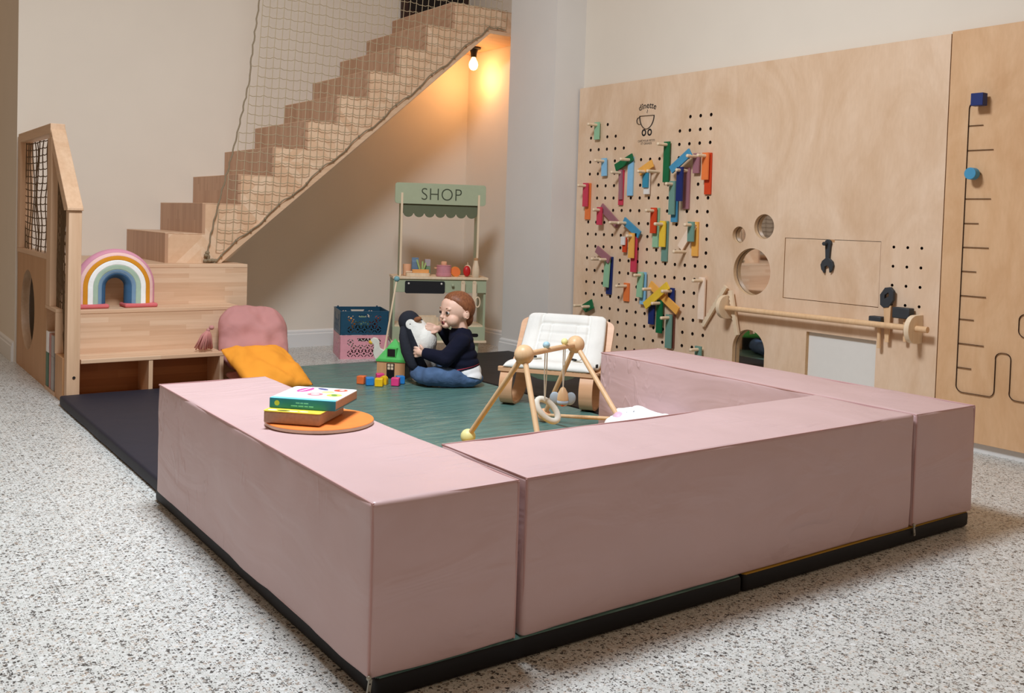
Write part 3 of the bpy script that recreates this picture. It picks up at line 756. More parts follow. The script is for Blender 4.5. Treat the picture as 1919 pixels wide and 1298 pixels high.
# pegs and coloured slats
PEGS = {}
def peg(k, j, lab):
    def fn(b):
        b.cyl((XF+0.028, 0, 0), (XF-0.112, 0, 0), 0.0112, 'pale_wood', None, 14); b.ball((XF-0.112, 0, 0), (0.006, 0.0112, 0.0112), 'pale_wood', None, 14, 8)
        bmesh.ops.translate(b.bm, verts=b.bm.verts[:], vec=(-XF, 0, 0))
    o = quick('peg', None, fn, smooth=50) if not PEGS else None
    if o is None:
        o = PEGS['first'].copy(); COL.objects.link(o)
    PEGS.setdefault('first', o)
    o.location = (XF, GY(k), GZ(j)); tag(o, lab, 'peg', 'wooden pegs in the pegboard')
def slat(col, a, c, layer, lab, wd=0.054, ext=0.0):
    """a, c: (y, z) of the two ends"""
    a, c = Vector(a), Vector(c); d = (c-a); L = d.length; d.normalize(); n = Vector((-d.y, d.x))
    x1 = XF-0.003-layer*0.0135; x0 = x1-0.0125
    q = [a+n*wd/2, a-n*wd/2, c-n*wd/2, c+n*wd/2]; ctr = (a+c)/2
    b = MB()
    b.prism([(p.x-ctr.x, p.y-ctr.y) for p in q], 'X', x0-x1, 0, col)
    o = b.build('slat', smooth=None, bevel=0.0012)
    o.location = (x1, ctr.x, ctr.y)
    tag(o, lab, 'wooden slat', 'coloured slats on the pegboard')
def hang(col, k, j, L, layer, lab, lean=0.0, wd=0.054):
    t = (GY(k), GZ(j)+0.022); slat(col, t, (t[0]+lean, t[1]-L), layer, lab, wd)
hang('p_lgreen', 1, 17, 0.13, 1, 'short pale green slat alone at the top left of the pegboard')
peg(1, 17, 'peg holding the lone pale green slat at the top left')
hang('p_lblue', 2, 14, 0.132, 1, 'short light blue slat at upper left of the pegboard', -0.006)
peg(2, 14, 'peg holding the short light blue slat at upper left')
slat('p_dgreen', (3.205, 1.577), (3.385, 1.503), 1, 'tilted dark green slat bridging two pegs at upper left')
hang('p_lblue', 5, 14, 0.278, 0, 'long light blue slat under the tilted dark green one')
peg(5, 14, 'peg through the tilted dark green slat')
peg(4, 13, 'peg under the lower end of the tilted dark green slat')
hang('p_mauve', 4, 13, 0.215, 1, 'narrow mauve slat edge hanging below the tilted dark green one', -0.01, 0.032)
hang('p_crimson', 4, 13, 0.255, 0, 'crimson slat showing under the narrow mauve one', 0.003, 0.045)
slat('p_oyellow', (2.972, 1.523), (3.10, 1.462), 3, 'small tilted orange yellow slat in the upper middle')
hang('p_teal', 7, 13, 0.132, 2, 'teal slat under the small tilted orange yellow one')
hang('p_white', 7, 13, 0.178, 1, 'off white slat behind the teal one')
peg(7, 13, 'peg holding the teal slat in the upper middle'); peg(8, 13, 'peg at the right of the small tilted orange yellow slat')
hang('p_dgreen', 9, 15, 0.278, 1, 'long dark green slat right of the cup logo')
peg(9, 15, 'peg holding the long dark green slat right of the cup logo')
slat('p_blue', (2.590, 1.585), (2.765, 1.468), 5, 'tilted blue slat at upper right of the pegboard')
hang('p_navy', 11, 13, 0.228, 5, 'navy slat below the tilted blue one')
hang('p_mauve', 11, 13, 0.278, 0, 'long mauve slat behind the navy one')
hang('p_sage', 10, 12, 0.228, 3, 'sage slat left of the navy one')
hang('p_blue', 10, 12, 0.278, 1, 'long blue slat behind the sage one at upper right')
hang('p_mauve', 12, 14, 0.132, 1, 'short mauve slat between the tilted blue and the orange slats')
peg(12, 14, 'peg through the upper end of the tilted blue slat'); peg(11, 13, 'peg holding the navy slat'); peg(10, 12, 'peg holding the sage slat left of the navy one')
hang('p_orange', 13, 14, 0.178, 2, 'orange slat at the top right column of the pegboard')
hang('p_red', 13, 14, 0.272, 0, 'long red orange slat behind the orange one at the top right', -0.004)
peg(13, 14, 'peg holding the orange slat at the top right column')
hang('p_crimson', 0, 12, 0.178, 2, 'crimson slat in the far left column')
hang('p_orange', 0, 12, 0.275, 0, 'long orange slat behind the crimson one in the far left column')
peg(0, 12, 'peg holding the crimson slat in the far left column')
hang('p_crimson', 2, 10, 0.132, 3, 'short crimson slat over the tilted mauve one')
slat('p_mauve', (3.530, 1.222), (3.335, 1.085), 1, 'tilted mauve slat right of the short crimson one')
peg(2, 10, 'peg holding the short crimson slat'); peg(4, 9, 'peg under the lower end of the tilted mauve slat')
slat('p_blue', (3.262, 1.122), (3.092, 1.022), 2, 'tilted blue slat in the middle of the pegboard')
peg(5, 9, 'peg at the upper end of the tilted blue slat in the middle')
hang('p_oyellow', 6, 8, 0.178, 4, 'orange yellow slat below the tilted blue one in the middle')
hang('p_crimson', 6, 8, 0.278, 2, 'long crimson slat behind the orange yellow one')
slat('p_white', (3.262, 1.005), (3.262, 0.945), 2, 'short off white slat left of the orange yellow one', 0.04)
slat('p_red', (3.258, 1.0), (3.258, 0.892), 1, 'red slat showing below the short off white one', 0.036)
peg(6, 8, 'peg holding the orange yellow slat in the middle')
hang('p_red', 8, 10, 0.178, 2, 'red orange slat in the middle of the pegboard')
hang('p_lgreen', 8, 10, 0.275, 0, 'long pale green slat behind the middle red orange one')
peg(8, 10, 'peg holding the middle red orange slat')
hang('p_yellow', 9, 9, 0.178, 2, 'yellow slat right of the middle red orange one')
hang('p_sage', 9, 9, 0.278, 0, 'long sage slat behind the yellow one')
peg(9, 9, 'peg holding the yellow slat')
hang('p_sage', 12, 9, 0.132, 3, 'short sage slat above the tilted pale wood one')
hang('p_oyellow', 12, 9, 0.228, 0, 'orange yellow slat behind the short sage one', -0.004)
slat('p_pale', (2.585, 1.105), (2.705, 0.945), 1, 'tilted bare wood slat leaning on a peg at the right')
peg(12, 9, 'peg holding the short sage slat'); peg(11, 7, 'peg under the tilted bare wood slat')
slat('p_mauve', (3.535, 0.905), (3.385, 0.828), 3, 'tilted mauve slat at lower left of the pegboard')
hang('p_lgreen', 3, 6, 0.225, 2, 'pale green slat at lower left of the pegboard', 0.012)
hang('p_navy', 3, 6, 0.278, 0, 'long navy slat behind the lower left pale green one', 0.006)
peg(2, 6, 'peg under the tilted lower left mauve slat'); peg(3, 6, 'peg holding the lower left pale green slat')
hang('p_orange', 5, 4, 0.132, 0, 'short orange slat alone at lower middle left')
peg(5, 4, 'peg holding the short lone orange slat')
b = MB(); b.prism([(3.588, 0.525), (3.562, 0.46), (3.65, 0.42), (3.71, 0.465)], 'X', -0.0125, 0, 'p_dgreen')
bmesh.ops.translate(b.bm, verts=b.bm.verts[:], vec=(0, -3.63, -0.465))
o = b.build('slat', smooth=None, bevel=0.0012); o.location = (XF-0.03, 3.63, 0.465); tag(o, 'dark green slat lying over two pegs at the bottom left', 'wooden slat', 'coloured slats on the pegboard')
peg(0, 2, 'peg left under the bottom left dark green slat'); peg(1, 2, 'peg right under the bottom left dark green slat')
hang('p_lgreen', 7, 5, 0.178, 3, 'pale green slat left of the crossed yellow slats', 0.008)
hang('p_lblue', 7, 5, 0.228, 1, 'light blue slat behind the pale green one near the crossed slats')
peg(7, 5, 'peg holding the pale green slat near the crossed slats')
slat('p_yellow', (2.765, 0.690), (2.985, 0.530), 4, 'yellow slat crossing in front of the orange yellow one')
slat('p_oyellow', (2.968, 0.683), (2.690, 0.520), 2, 'orange yellow slat crossing behind the yellow one')
hang('p_navy', 10, 4, 0.132, 1, 'short navy slat right of the crossed yellow slats')
peg(8, 4, 'peg at the left end of the crossed yellow slats'); peg(10, 4, 'peg at the right end of the crossed yellow slats')
hang('p_navy', 8, 3, 0.178, 1, 'navy slat below the crossed yellow slats')
hang('p_dgreen', 9, 3, 0.228, 2, 'dark green slat below the crossed yellow slats')
peg(9, 3, 'peg holding the dark green slat below the crossed slats')
hang('p_sage', 10, 2, 0.23, 2, 'long sage slat at the bottom of the pegboard')
hang('p_brown', 10, 2, 0.23, 0, 'dark brown slat behind the bottom long sage one')
peg(10, 2, 'peg holding the bottom long sage slat')
hang('p_pale', 13, 5, 0.277, 1, 'long bare wood slat in the lower right column')
peg(13, 5, 'peg holding the long bare wood slat')
hang('p_sage', 13, 0, 0.132, 2, 'sage slat lowest at the right above the pink block')
peg(13, 0, 'peg holding the lowest right sage slat')

# tools on the wall
t = thing('toy_wrench', 'dark wooden toy wrench pinned to the birch flap', 'toy tool', (XF-0.012, 1.54, 0.94))
def wrench(b):
    P = [(1.524, 1.008), (1.520, 1.022), (1.526, 1.037), (1.541, 1.044), (1.558, 1.037), (1.564, 1.022), (1.558, 1.006), (1.553, 0.935)]
    P += [(1.575, 0.918), (1.585, 0.895), (1.578, 0.868), (1.558, 0.848), (1.556, 0.885), (1.541, 0.893), (1.527, 0.884), (1.522, 0.852), (1.505, 0.870), (1.499, 0.895), (1.507, 0.918), (1.529, 0.935)]
    b.prism(P, 'X', XF-0.018, XF-0.001, 'charcoal')
quick('wrench_body', t, wrench, smooth=None, bevel=0.002)
quick('pivot_peg', t, lambda b: b.cyl((XF-0.045, 1.548, 1.018), (XF+0.004, 1.548, 1.018), 0.011, 'charcoal', None, 14))
XB_ = 3.645; ZBAR = 0.59
t = thing('tool_rail', 'round wooden rail on half-round brackets across the birch panel', 'rail', (XB_, 1.6, ZBAR))
quick('rail', t, lambda b: b.cyl((XB_, 0.875, ZBAR+0.006), (XB_, 2.275, ZBAR-0.006), 0.0165, 'toy_wood', None, 20))
for y in (0.955, 2.255):
    D = [(XF-0.0005, ZBAR-0.075), (XF-0.0005, ZBAR+0.075)]+[(XB_+0.005+0.075*math.cos(R(a)), ZBAR+0.075*math.sin(R(a))) for a in range(90, 271, 15)]
    quick('bracket', t, lambda b: b.prism(D, 'Y', y-0.014, y+0.014, 'pale_wood'), smooth=30, bevel=0.002)
def place(y, z): return y, z
t = thing('toy_saw', 'toy saw with a dark eight-sided handle behind the rail', 'toy tool', (3.685, 1.13, 0.7))
def sh(b):
    ring = [(1.175, 0.70), (1.178, 0.755), (1.150, 0.795), (1.118, 0.800), (1.098, 0.780), (1.098, 0.730), (1.125, 0.690), (1.155, 0.685)]
    b.plate(ring, [[(1.150, 0.735), (1.150, 0.755), (1.128, 0.770), (1.124, 0.750)]], 'X', 3.672, 3.692, 'charcoal')
quick('handle', t, sh, smooth=None, label='dark handle', bevel=0.002)
quick('blade', t, lambda b: b.prism([(1.155, 0.69), (1.112, 0.70), (1.118, 0.50), (1.140, 0.50)], 'X', 3.677, 3.687, 'toy_wood'), smooth=None, bevel=0.001)
for y, z, zl, lab, sy in ((1.035, 0.668, 0.515, 'larger toy hammer with a dark block head beside the right bracket', 0.10), (1.188, 0.618, 0.462, 'smaller toy hammer hanging left of the toy saw', 0.075)):
    t = thing('toy_hammer', lab, 'toy tool', (3.68, y, z), 0, 'toy hammers on the rail')
    quick('head', t, lambda b: b.box((3.672, y, z), (0.05, sy, 0.058 if sy > 0.08 else 0.036), 'charcoal'), label='dark head', bevel=0.005)
    quick('handle', t, lambda b: b.cyl((3.682, y-0.008, z-0.02), (3.682, y-0.012, zl), 0.0105, 'toy_wood', None, 12), bevel=0.001)
for a, c, lab, x in (((2.285, 0.715), (2.470, 0.445), 'toothed wooden stick leaning left of the rail bracket', 3.688), ((2.232, 0.695), (2.165, 0.42), 'toothed wooden stick leaning right over the mirror arch', 3.672)):
    def stick(b):
        A, C2 = Vector(a), Vector(c); d = (C2-A); L = d.length; d.normalize(); n = Vector((-d.y, d.x)); N = 22
        P = [A-n*0.012]
        P += [C2-n*0.012]
        for i in range(N, -1, -1):
            q = A+d*(L*i/N); P.append(q+n*(0.012 if i % 2 else 0.019))
        b.prism([(p.x, p.y) for p in P], 'X', x-0.009, x+0.009, 'pale_wood')
    o = quick('toothed_stick', None, stick, smooth=None); tag(o, lab, 'toy stick', 'toothed sticks at the rail')

# ------------------------------------------------------------------ toy shop stand
W = 0.742; D = 0.29
sh = thing('toy_shop_stand', 'sage green toy shop stand with a SHOP sign and scalloped awning under the stairs', 'toy shop', (2.6166, 4.739, 0), -0.4)
q = lambda nm, fn, **kw: quick(nm, sh, fn, True, **kw)
for x in (0.05, W-0.07):
    for y in (0.05, D-0.05): q('foot', lambda b: b.cyl((x, y, 0), (x, y, 0.108), 0.026, 'shop_green', 0.030, 18), bevel=0.002)
q('base_board', lambda b: b.bx(-0.012, W+0.012, -0.012, D, 0.108, 0.126, 'pale_wood'), smooth=None, bevel=0.003)
q('lower_front', lambda b: b.bx(0.0, W, 0.0, 0.015, 0.126, 0.235, 'shop_green'), smooth=None, bevel=0.002)
for x in (0.055, W-0.165): q('slot', lambda b: b.prism(rrect(x, x+0.11, 0.155, 0.183, 0.013), 'Y', -0.0015, 0.004, 'black_plastic'), label='black rounded slot')
for x in (0.0, W-0.018): q('side_board', lambda b: b.bx(x, x+0.018, 0.015, D, 0.126, 0.612, 'shop_green'), smooth=None, bevel=0.002)
q('apron', lambda b: b.bx(0.0, W, 0.0, 0.015, 0.508, 0.612, 'shop_green'), smooth=None, bevel=0.002)
q('counter_top', lambda b: b.bx(-0.006, W+0.012, -0.014, D+0.01, 0.612, 0.632, 'pale_wood'), smooth=None, bevel=0.003)
q('shelf', lambda b: b.bx(0.018, W-0.018, 0.015, D, 0.235, 0.247, 'pale_wood'), smooth=None)
def cb(b): b.prism(rrect(0.09, 0.405, 0.500, 0.598, 0.013), 'Y', -0.012, -0.001, 'chalkboard')
q('chalkboard', cb, smooth=40, label='black chalkboard plate')
for x in (0.118, 0.378): q('chalkboard_pin', lambda b: b.ball((x, -0.013, 0.578), (0.008, 0.005, 0.008), 'white_board'), label='white round pin')
q('knob', lambda b: (b.cyl((0.467, 0, 0.568), (0.467, -0.022, 0.568), 0.008, 'shop_green_shaded'), b.ball((0.467, -0.024, 0.568), 0.012, 'shop_green')))
for x, L, ringy in ((0.548, 0.13, 0), (0.640, 0.165, 1)):
    q('hook', lambda b: b.cyl((x, 0.002, 0.586), (x, -0.035, 0.590), 0.007, 'pale_wood', None, 10))
for x in (0.048, 0.664): q('upright', lambda b: b.bx(x, x+0.016, 0.065, 0.195, 0.632, 1.29, 'shop_green'), smooth=None, bevel=0.002)
for x in (0.048, 0.664): q('upright_edge', lambda b: b.bx(x-0.0005, x+0.0165, 0.053, 0.066, 0.632, 1.29, 'pale_wood'), smooth=None, label='bare wood front edge', bevel=0.002)
sg = q('sign', lambda b: b.prism(rrect(0.0, 0.728, 1.204, 1.369, 0.022), 'Y', 0.057, 0.073, 'shop_green'), smooth=40, bevel=0.002)
quick('lettering', sg, lambda b: text_bm(b, 'SHOP', 0.138, 'shop_ink', lambda x, y, d: (0.368+x, 0.0555-d, 1.238+y), 0.0006, 'CENTER', 0.92, -0.0022, 1.06), True, smooth=None, label='dark green letters reading SHOP')
def val(b):
    P = [(0.068, 1.206), (0.068, 1.13)]; n = 7; w_ = (0.662-0.068)/n
    for k in range(n):
        c = 0.068+w_*(k+0.5); P += [(c+w_*0.47*math.cos(R(a)), 1.135+w_*0.42*math.sin(R(a))) for a in range(190, 351, 20)]
    P += [(0.662, 1.13), (0.662, 1.206)]
    b.prism(P, 'Y', 0.077, 0.085, 'shop_green_shaded')
q('awning', val, smooth=30, label='scalloped awning, dark green deepened by painted shadow')
FRM = sh.matrix_basis.copy()
def on_shop(name, lab, cat, x, y, z, group=None, rz=0):
    p = FRM @ Vector((x, y, z)); return thing(name, lab, cat, p, -0.4+rz, group)
# things on and in the shop
ZC = 0.633
for x, L, ringy, lab in ((0.548, 0.13, 0, 'short wooden utensil hanging on the left hook of the green stand'), (0.640, 0.165, 1, 'wooden ladle with a ring handle hanging on the right hook of the green stand')):
    t = on_shop('toy_utensil', lab, 'toy utensil', x, -0.03, 0.592, 'utensils hanging on the shop')
    def ut(b):
        b.plate(rrect(-0.016, 0.016, -L, 0.014, 0.012), [circ(0, -0.002, 0.0085, 14)], 'Y', -0.004, 0.004, 'pale_wood')
    quick('handle', t, ut, True, smooth=40, bevel=0.001)
    if ringy: quick('ring', t, lambda b: b.tube([(0.028+0.020*math.cos(R(i*20)), 0, -0.155+0.040*math.sin(R(i*20))) for i in range(18)], 0.006, 'pale_wood', 8, True), True)
t = on_shop('toy_cup', 'peach wooden cup on the left end of the shop counter', 'toy cup', 0.115, 0.12, ZC)
quick('cup_body', t, lambda b: b.lathe([(0.028, 0), (0.031, 0.004), (0.033, 0.09), (0.029, 0.09), (0.027, 0.012)], (0, 0, 0), 'peach'), True)
t = on_shop('toy_milk_carton', 'blue toy milk carton on the shop counter', 'toy carton', 0.185, 0.16, ZC)
quick('carton', t, lambda b: (b.bx(-0.027, 0.027, -0.022, 0.022, 0, 0.105, 'milk_blue'), b.prism([(-0.022, 0.105), (0.022, 0.105), (0.0, 0.128)], 'X', -0.027, 0.027, 'milk_blue')), True, smooth=None, bevel=0.001)
quick('top_fin', t, lambda b: b.bx(-0.027, 0.027, -0.003, 0.003, 0.124, 0.142, 'milk_blue'), True)
t = on_shop('toy_carton', 'soft grey toy carton with a green base on the shop counter', 'toy carton', 0.285, 0.16, ZC)
quick('carton', t, lambda b: b.bx(-0.022, 0.022, -0.02, 0.02, 0.075, 0.13, 'soft_grey'), True, bevel=0.002)
quick('lower_half', t, lambda b: b.bx(-0.022, 0.022, -0.02, 0.02, 0, 0.075, 'toy_mint'), True, bevel=0.002, label='mint green lower half')
t = on_shop('toy_leek', 'pale green leafy toy vegetable between the cartons', 'toy vegetable', 0.235, 0.11, ZC)
def leek(b):
    b.cyl((0, 0, 0), (0, 0, 0.05), 0.013, 'leaf_green', 0.016, 12)
quick('stem', t, leek, True)
for a, h in ((-18, 0.1), (2, 0.085), (16, 0.075)):
    quick('leaf', t, lambda b: b.box((h*0.9*math.sin(R(a)), 0, 0.03+h*0.5), (0.013, 0.006, h), 'leaf_green', Matrix.Rotation(R(a), 3, 'Y')), True, bevel=0.002)
t = on_shop('toy_cutting_board', 'low pale wooden board under the orange toy bread', 'toy board', 0.205, 0.05, ZC)
quick('board', t, lambda b: b.prism(rrect(-0.105, 0.085, -0.04, 0.04, 0.02), 'Z', 0, 0.026, 'pale_wood'), True, smooth=40, bevel=0.002)
t = on_shop('toy_bread_knife', 'orange wooden toy bread slab lying on the pale board', 'toy food', 0.215, 0.05, ZC+0.0265)
quick('slab', t, lambda b: b.prism(rrect(-0.065, 0.068, -0.025, 0.025, 0.012), 'Z', 0, 0.026, 'bread_orange'), True, smooth=40, bevel=0.003)
quick('handle', t, lambda b: b.bx(-0.115, -0.065, -0.009, 0.009, 0.003, 0.012, 'pale_wood'), True, label='pale handle', bevel=0.002)
t = on_shop('toy_pot', 'pink toy cooking pot with a lid on the shop counter', 'toy pot', 0.405, 0.07, ZC)
quick('pot_body', t, lambda b: b.lathe([(0.058, 0), (0.062, 0.005), (0.062, 0.022), (0.059, 0.026), (0.059, 0.078), (0.056, 0.082)], (0, 0, 0), 'pot_pink', 32), True)
ld = quick('lid', t, lambda b: b.lathe([(0.059, 0.083), (0.059, 0.089), (0.02, 0.092)], (0, 0, 0), 'pot_pink', 32), True)
quick('lid_knob', ld, lambda b: b.lathe([(0.022, 0.092), (0.024, 0.098), (0.024, 0.114), (0.018, 0.119)], (0, 0, 0), 'peach', 20), True, label='peach wooden lid knob')
quick('pot_handle', t, lambda b: b.bx(-0.076, -0.055, -0.012, 0.012, 0.062, 0.07, 'peach'), True, bevel=0.002)
t = on_shop('toy_orange_half', 'halved toy orange on the shop counter beside the pink pot', 'toy fruit', 0.505, 0.09, ZC)
def halfball(b, r, m, mf, tilt):
    n = 10
    prof = [(r*math.sin(R(90*i/n)), -r*math.cos(R(90*i/n))) for i in range(n+1)]
    b.lathe(prof, (0, 0, r*0.92), m, 24, tilt)
quick('peel', t, lambda b: halfball(b, 0.042, 'orange_paint', None, (0.25, -1, 0.35)), True)
quick('cut_face', t, lambda b: b.lathe([(0.038, 0.0005), (0.038, 0.002)], (0, 0, 0.042*0.92), 'p_orange', 24, (0.25, -1, 0.35)), True, label='deep orange cut face')
t = on_shop('toy_apple_half', 'halved red toy apple near the bottle on the shop counter', 'toy fruit', 0.592, 0.06, ZC)
quick('pale_rim', t, lambda b: b.ball((0.006, 0.012, 0.048), (0.034, 0.022, 0.048), 'pale_wood'), True)
quick('red_half', t, lambda b: b.ball((-0.002, -0.004, 0.046), (0.030, 0.022, 0.044), 'apple_red'), True, label='red half')
quick('stalk', t, lambda b: b.cyl((0.008, 0.012, 0.092), (0.006, 0.012, 0.115), 0.003, 'pale_wood', None, 8), True)
t = on_shop('toy_bottle', 'pale wooden toy bottle with a brown cap at the right end of the counter', 'toy bottle', 0.655, -0.012, ZC, None)
quick('bottle_body', t, lambda b: b.lathe([(0.029, 0), (0.031, 0.004), (0.030, 0.06), (0.026, 0.085), (0.019, 0.115), (0.017, 0.135)], (0, 0.03, 0), 'pale_wood', 24), True)
quick('cap', t, lambda b: b.lathe([(0.018, 0.135), (0.018, 0.152), (0.015, 0.154)], (0, 0.03, 0), 'panel_dark', 20), True, label='brown cap')
t = on_shop('wooden_crate', 'small pale wooden crate in the lower shelf of the green shop', 'toy crate', 0.52, 0.10, 0.2475)
def cr(b):
    b.bx(-0.10, 0.10, -0.06, 0.06, 0, 0.008, 'pale_wood')
quick('crate_bottom', t, cr, True, smooth=None)
for y in (-0.064, 0.056): quick('long_side', t, lambda b: b.bx(-0.11, 0.11, y, y+0.008, 0, 0.07, 'pale_wood'), True, smooth=None, bevel=0.001)
for x in (-0.110, 0.102): quick('short_side', t, lambda b: b.prism([(-0.056, 0), (0.056, 0), (0.056, 0.07), (0.02, 0.12), (-0.02, 0.12), (-0.056, 0.07)], 'X', x, x+0.008, 'pale_wood'), True, smooth=None, bevel=0.001)
t = on_shop('wooden_tray', 'pale wooden tray in the lower shelf behind the plush penguin', 'toy tray', 0.24, 0.12, 0.2475)
quick('tray_floor', t, lambda b: b.bx(-0.13, 0.13, -0.07, 0.07, 0, 0.008, 'pale_wood'), True, smooth=None)
quick('tray_front', t, lambda b: b.bx(-0.13, 0.13, -0.078, -0.07, 0, 0.06, 'pale_wood'), True, smooth=None)
quick('tray_back', t, lambda b: b.bx(-0.13, 0.13, 0.07, 0.078, 0, 0.06, 'pale_wood'), True, smooth=None)

# ------------------------------------------------------------------ patterned crates
CW, CD, CH = 0.372, 0.38, 0.181
def pattern(w_, h_):
    H = []
    nx = int((w_-0.09)/0.052); x0 = w_/2-(nx-1)*0.026
    rows = [(0.040, 0), (0.084, 1), (0.128, 0)]
    def bar(cx, cy, a, L=0.024, t=0.0075):
        d = Vector((math.cos(R(a)), math.sin(R(a))))*L/2; n = Vector((-d.y, d.x)).normalized()*t/2
        return [(cx-d.x-n.x, cy-d.y-n.y), (cx+d.x-n.x, cy+d.y-n.y), (cx+d.x+n.x, cy+d.y+n.y), (cx-d.x+n.x, cy-d.y+n.y)]
    for y, off in rows:
        for i in range(nx-off):
            x = x0+(i+off*0.5)*0.052
            if y > 0.12 and w_*0.3 < x < w_*0.7 : continue
            H.append(circ(x, y, 0.0092, 8))
            for sx in (-1, 1):
                for sy in (-1, 1):
                    H.append(bar(x+sx*0.0148, y+sy*0.0148, -45*sx*sy))
    return H
def crate(m, lab, z, top):
    t = thing('storage_crate', lab, 'crate', (2.18, 4.761, z), -0.31, 'stacked folding crates')
    hz = [(CW/2-0.055, CH-0.022), (CW/2+0.055, CH-0.022), (CW/2+0.042, CH-0.046), (CW/2-0.042, CH-0.046)]
    def wall(axis, a0, a1, w_, handle):
        outer = [(0, 0), (w_, 0), (w_, CH), (0, CH)]; hs = pattern(w_, CH)
        if handle: hs = hs+[hz]
        return lambda b: b.plate(outer, hs, axis, a0, a1, m)
    quick('front_wall', t, wall('Y', 0.0, 0.006, CW, True), True, smooth=None)
    quick('back_wall', t, wall('Y', CD-0.006, CD, CW, True), True, smooth=None)
    quick('side_wall', t, wall('X', 0.0, 0.006, CD, False), True, smooth=None)
    quick('side_wall', t, wall('X', CW-0.006, CW, CD, False), True, smooth=None)
    quick('crate_floor', t, lambda b: b.bx(0.004, CW-0.004, 0.004, CD-0.004, 0.001, 0.007, m), True, smooth=None)
    quick('rim', t, lambda b: b.tube([(0.002, 0.002, CH-0.003), (CW-0.002, 0.002, CH-0.003), (CW-0.002, CD-0.002, CH-0.003), (0.002, CD-0.002, CH-0.003)], 0.0055, m, 6, True), True, smooth=60)
    for x in (0.03, CW-0.03): quick('hinge_peg', t, lambda b: b.box((x, CD-0.004, CH+0.004), (0.012, 0.01, 0.012), m), True)
    return t
c1 = crate('crate_pink', 'pink patterned folding crate on the floor beside the toy shop', 0, False)
c2 = crate('crate_blue', 'dark blue patterned folding crate stacked on the pink one', CH+0.004, True)
CM = c2.matrix_basis.copy()
for x, y, r, c, lab in ((0.075, 0.11, 0.06, 'bread_orange', 'round orange toy in the dark blue crate'), (0.19, 0.14, 0.062, 'toy_mint', 'round green toy in the dark blue crate'), (0.300, 0.12, 0.064, 'toy_red', 'round dark red toy in the dark blue crate')):
    o = quick('soft_ball', None, lambda b: b.ball((0, 0, 0), r, c)); o.location = CM @ Vector((x, y, r+0.008)); tag(o, lab, 'ball', 'toys inside the upper crate')

# ------------------------------------------------------------------ toy house, cubes, duck
t = thing('toy_house', 'wooden toy house with a green pyramid roof on the teal mat', 'toy house', (2.018, 3.458, TM), -0.84)
HW, HD, HH = 0.190, 0.165, 0.107
quick('walls', t, lambda b: b.bx(-HW, 0, 0, HD, 0.0, HH, 'house_wood'), True, smooth=None, bevel=0.001)
quick('side_wall', t, lambda b: b.bx(-0.001, 0.0015, 0.002, HD-0.002, 0.001, HH-0.001, 'black_plastic'), True, smooth=None, label='black side wall')
dr = quick('door', t, lambda b: b.bx(-0.123, -0.070, -0.0015, 0.002, 0, HH-0.008, 'black_plastic'), True, smooth=None, label='black door')
for x in (-0.108, -0.086):
    for z in (0.086, 0.066): quick('door_pane', dr, lambda b: b.bx(x-0.0085, x+0.0085, -0.0025, -0.001, z-0.008, z+0.008, 'pale_wood'), True, smooth=None, label='bare wood door pane')
def roof(b):
    e = 0.006; x0, x1, y0, y1 = -HW-e, e, -e, HD+e; z0, z1 = HH, HH+0.016
    b.bx(x0, x1, y0, y1, z0, z1, 'house_green')
    ap = Vector(((x0+x1)/2, (y0+y1)/2-0.01, 0.252)); cs = [Vector((x0+0.004, y0+0.004, z1)), Vector((x1-0.004, y0+0.004, z1)), Vector((x1-0.004, y1-0.004, z1)), Vector((x0+0.004, y1-0.004, z1))]
    vs = [b.bm.verts.new(c) for c in cs]; a = b.bm.verts.new(ap); fs = [b.bm.faces.new((vs[i], vs[(i+1) % 4], a)) for i in range(4)]+[b.bm.faces.new(vs[::-1])]
    b._tag(fs, 'house_green')
quick('roof', t, roof, True, smooth=None, bevel=0.002)
rm = Matrix.Rotation(math.atan2(0.252-0.123, 0.08)-PI/2, 3, 'X')
def win(b):
    c = Vector((-0.095, 0.028, 0.166)); 
    b.box(c, (0.066, 0.05, 0.060), 'house_green')
    b.box(c+Vector((0, -0.0262, 0)), (0.052, 0.003, 0.048), 'void_dark')
quick('dormer', t, win, True, smooth=None, bevel=0.002, label='square dormer with a dark opening')
g = 'wooden cubes in front of the toy house'
def cube(x, y, col, lab, rz, s=0.049, dome=False):
    b = MB(); b.bx(-s/2, s/2, -s/2, s/2, 0, s*(0.75 if dome else 1), col)
    if dome: 
        b = MB(); b.prism([(-s/2, 0), (s/2, 0)]+[(s/2*math.cos(R(a)), s*0.55+s/2*math.sin(R(a))) for a in range(0, 181, 15)], 'Y', -s/2, s/2, col)
    o = b.build('toy_block', smooth=40, bevel=0.004); o.location = (x, y, TM+0.002); o.rotation_euler = (0, 0, rz); tag(o, lab, 'toy block', g)
cube(1.700, 3.430, 'cube_orange', 'orange toy block at the left end of the row', -0.9)
cube(1.722, 3.365, 'cube_blue', 'blue toy block beside the orange one', -0.35)
cube(1.755, 3.305, 'cube_yellow', 'yellow square toy block at the front of the group', -0.6)
cube(1.845, 3.465, 'cube_pink', 'magenta toy block mostly hidden behind the yellow ones', -0.3)
cube(1.812, 3.355, 'cube_yellow', 'yellow toy block with a rounded top', -0.75, 0.049, True)
cube(1.857, 3.283, 'cube_pink', 'bright pink square toy block at the front right of the group', -0.7)
cube(1.915, 3.33, 'cube_blue', 'blue toy block at the right end by the house door', -0.25)

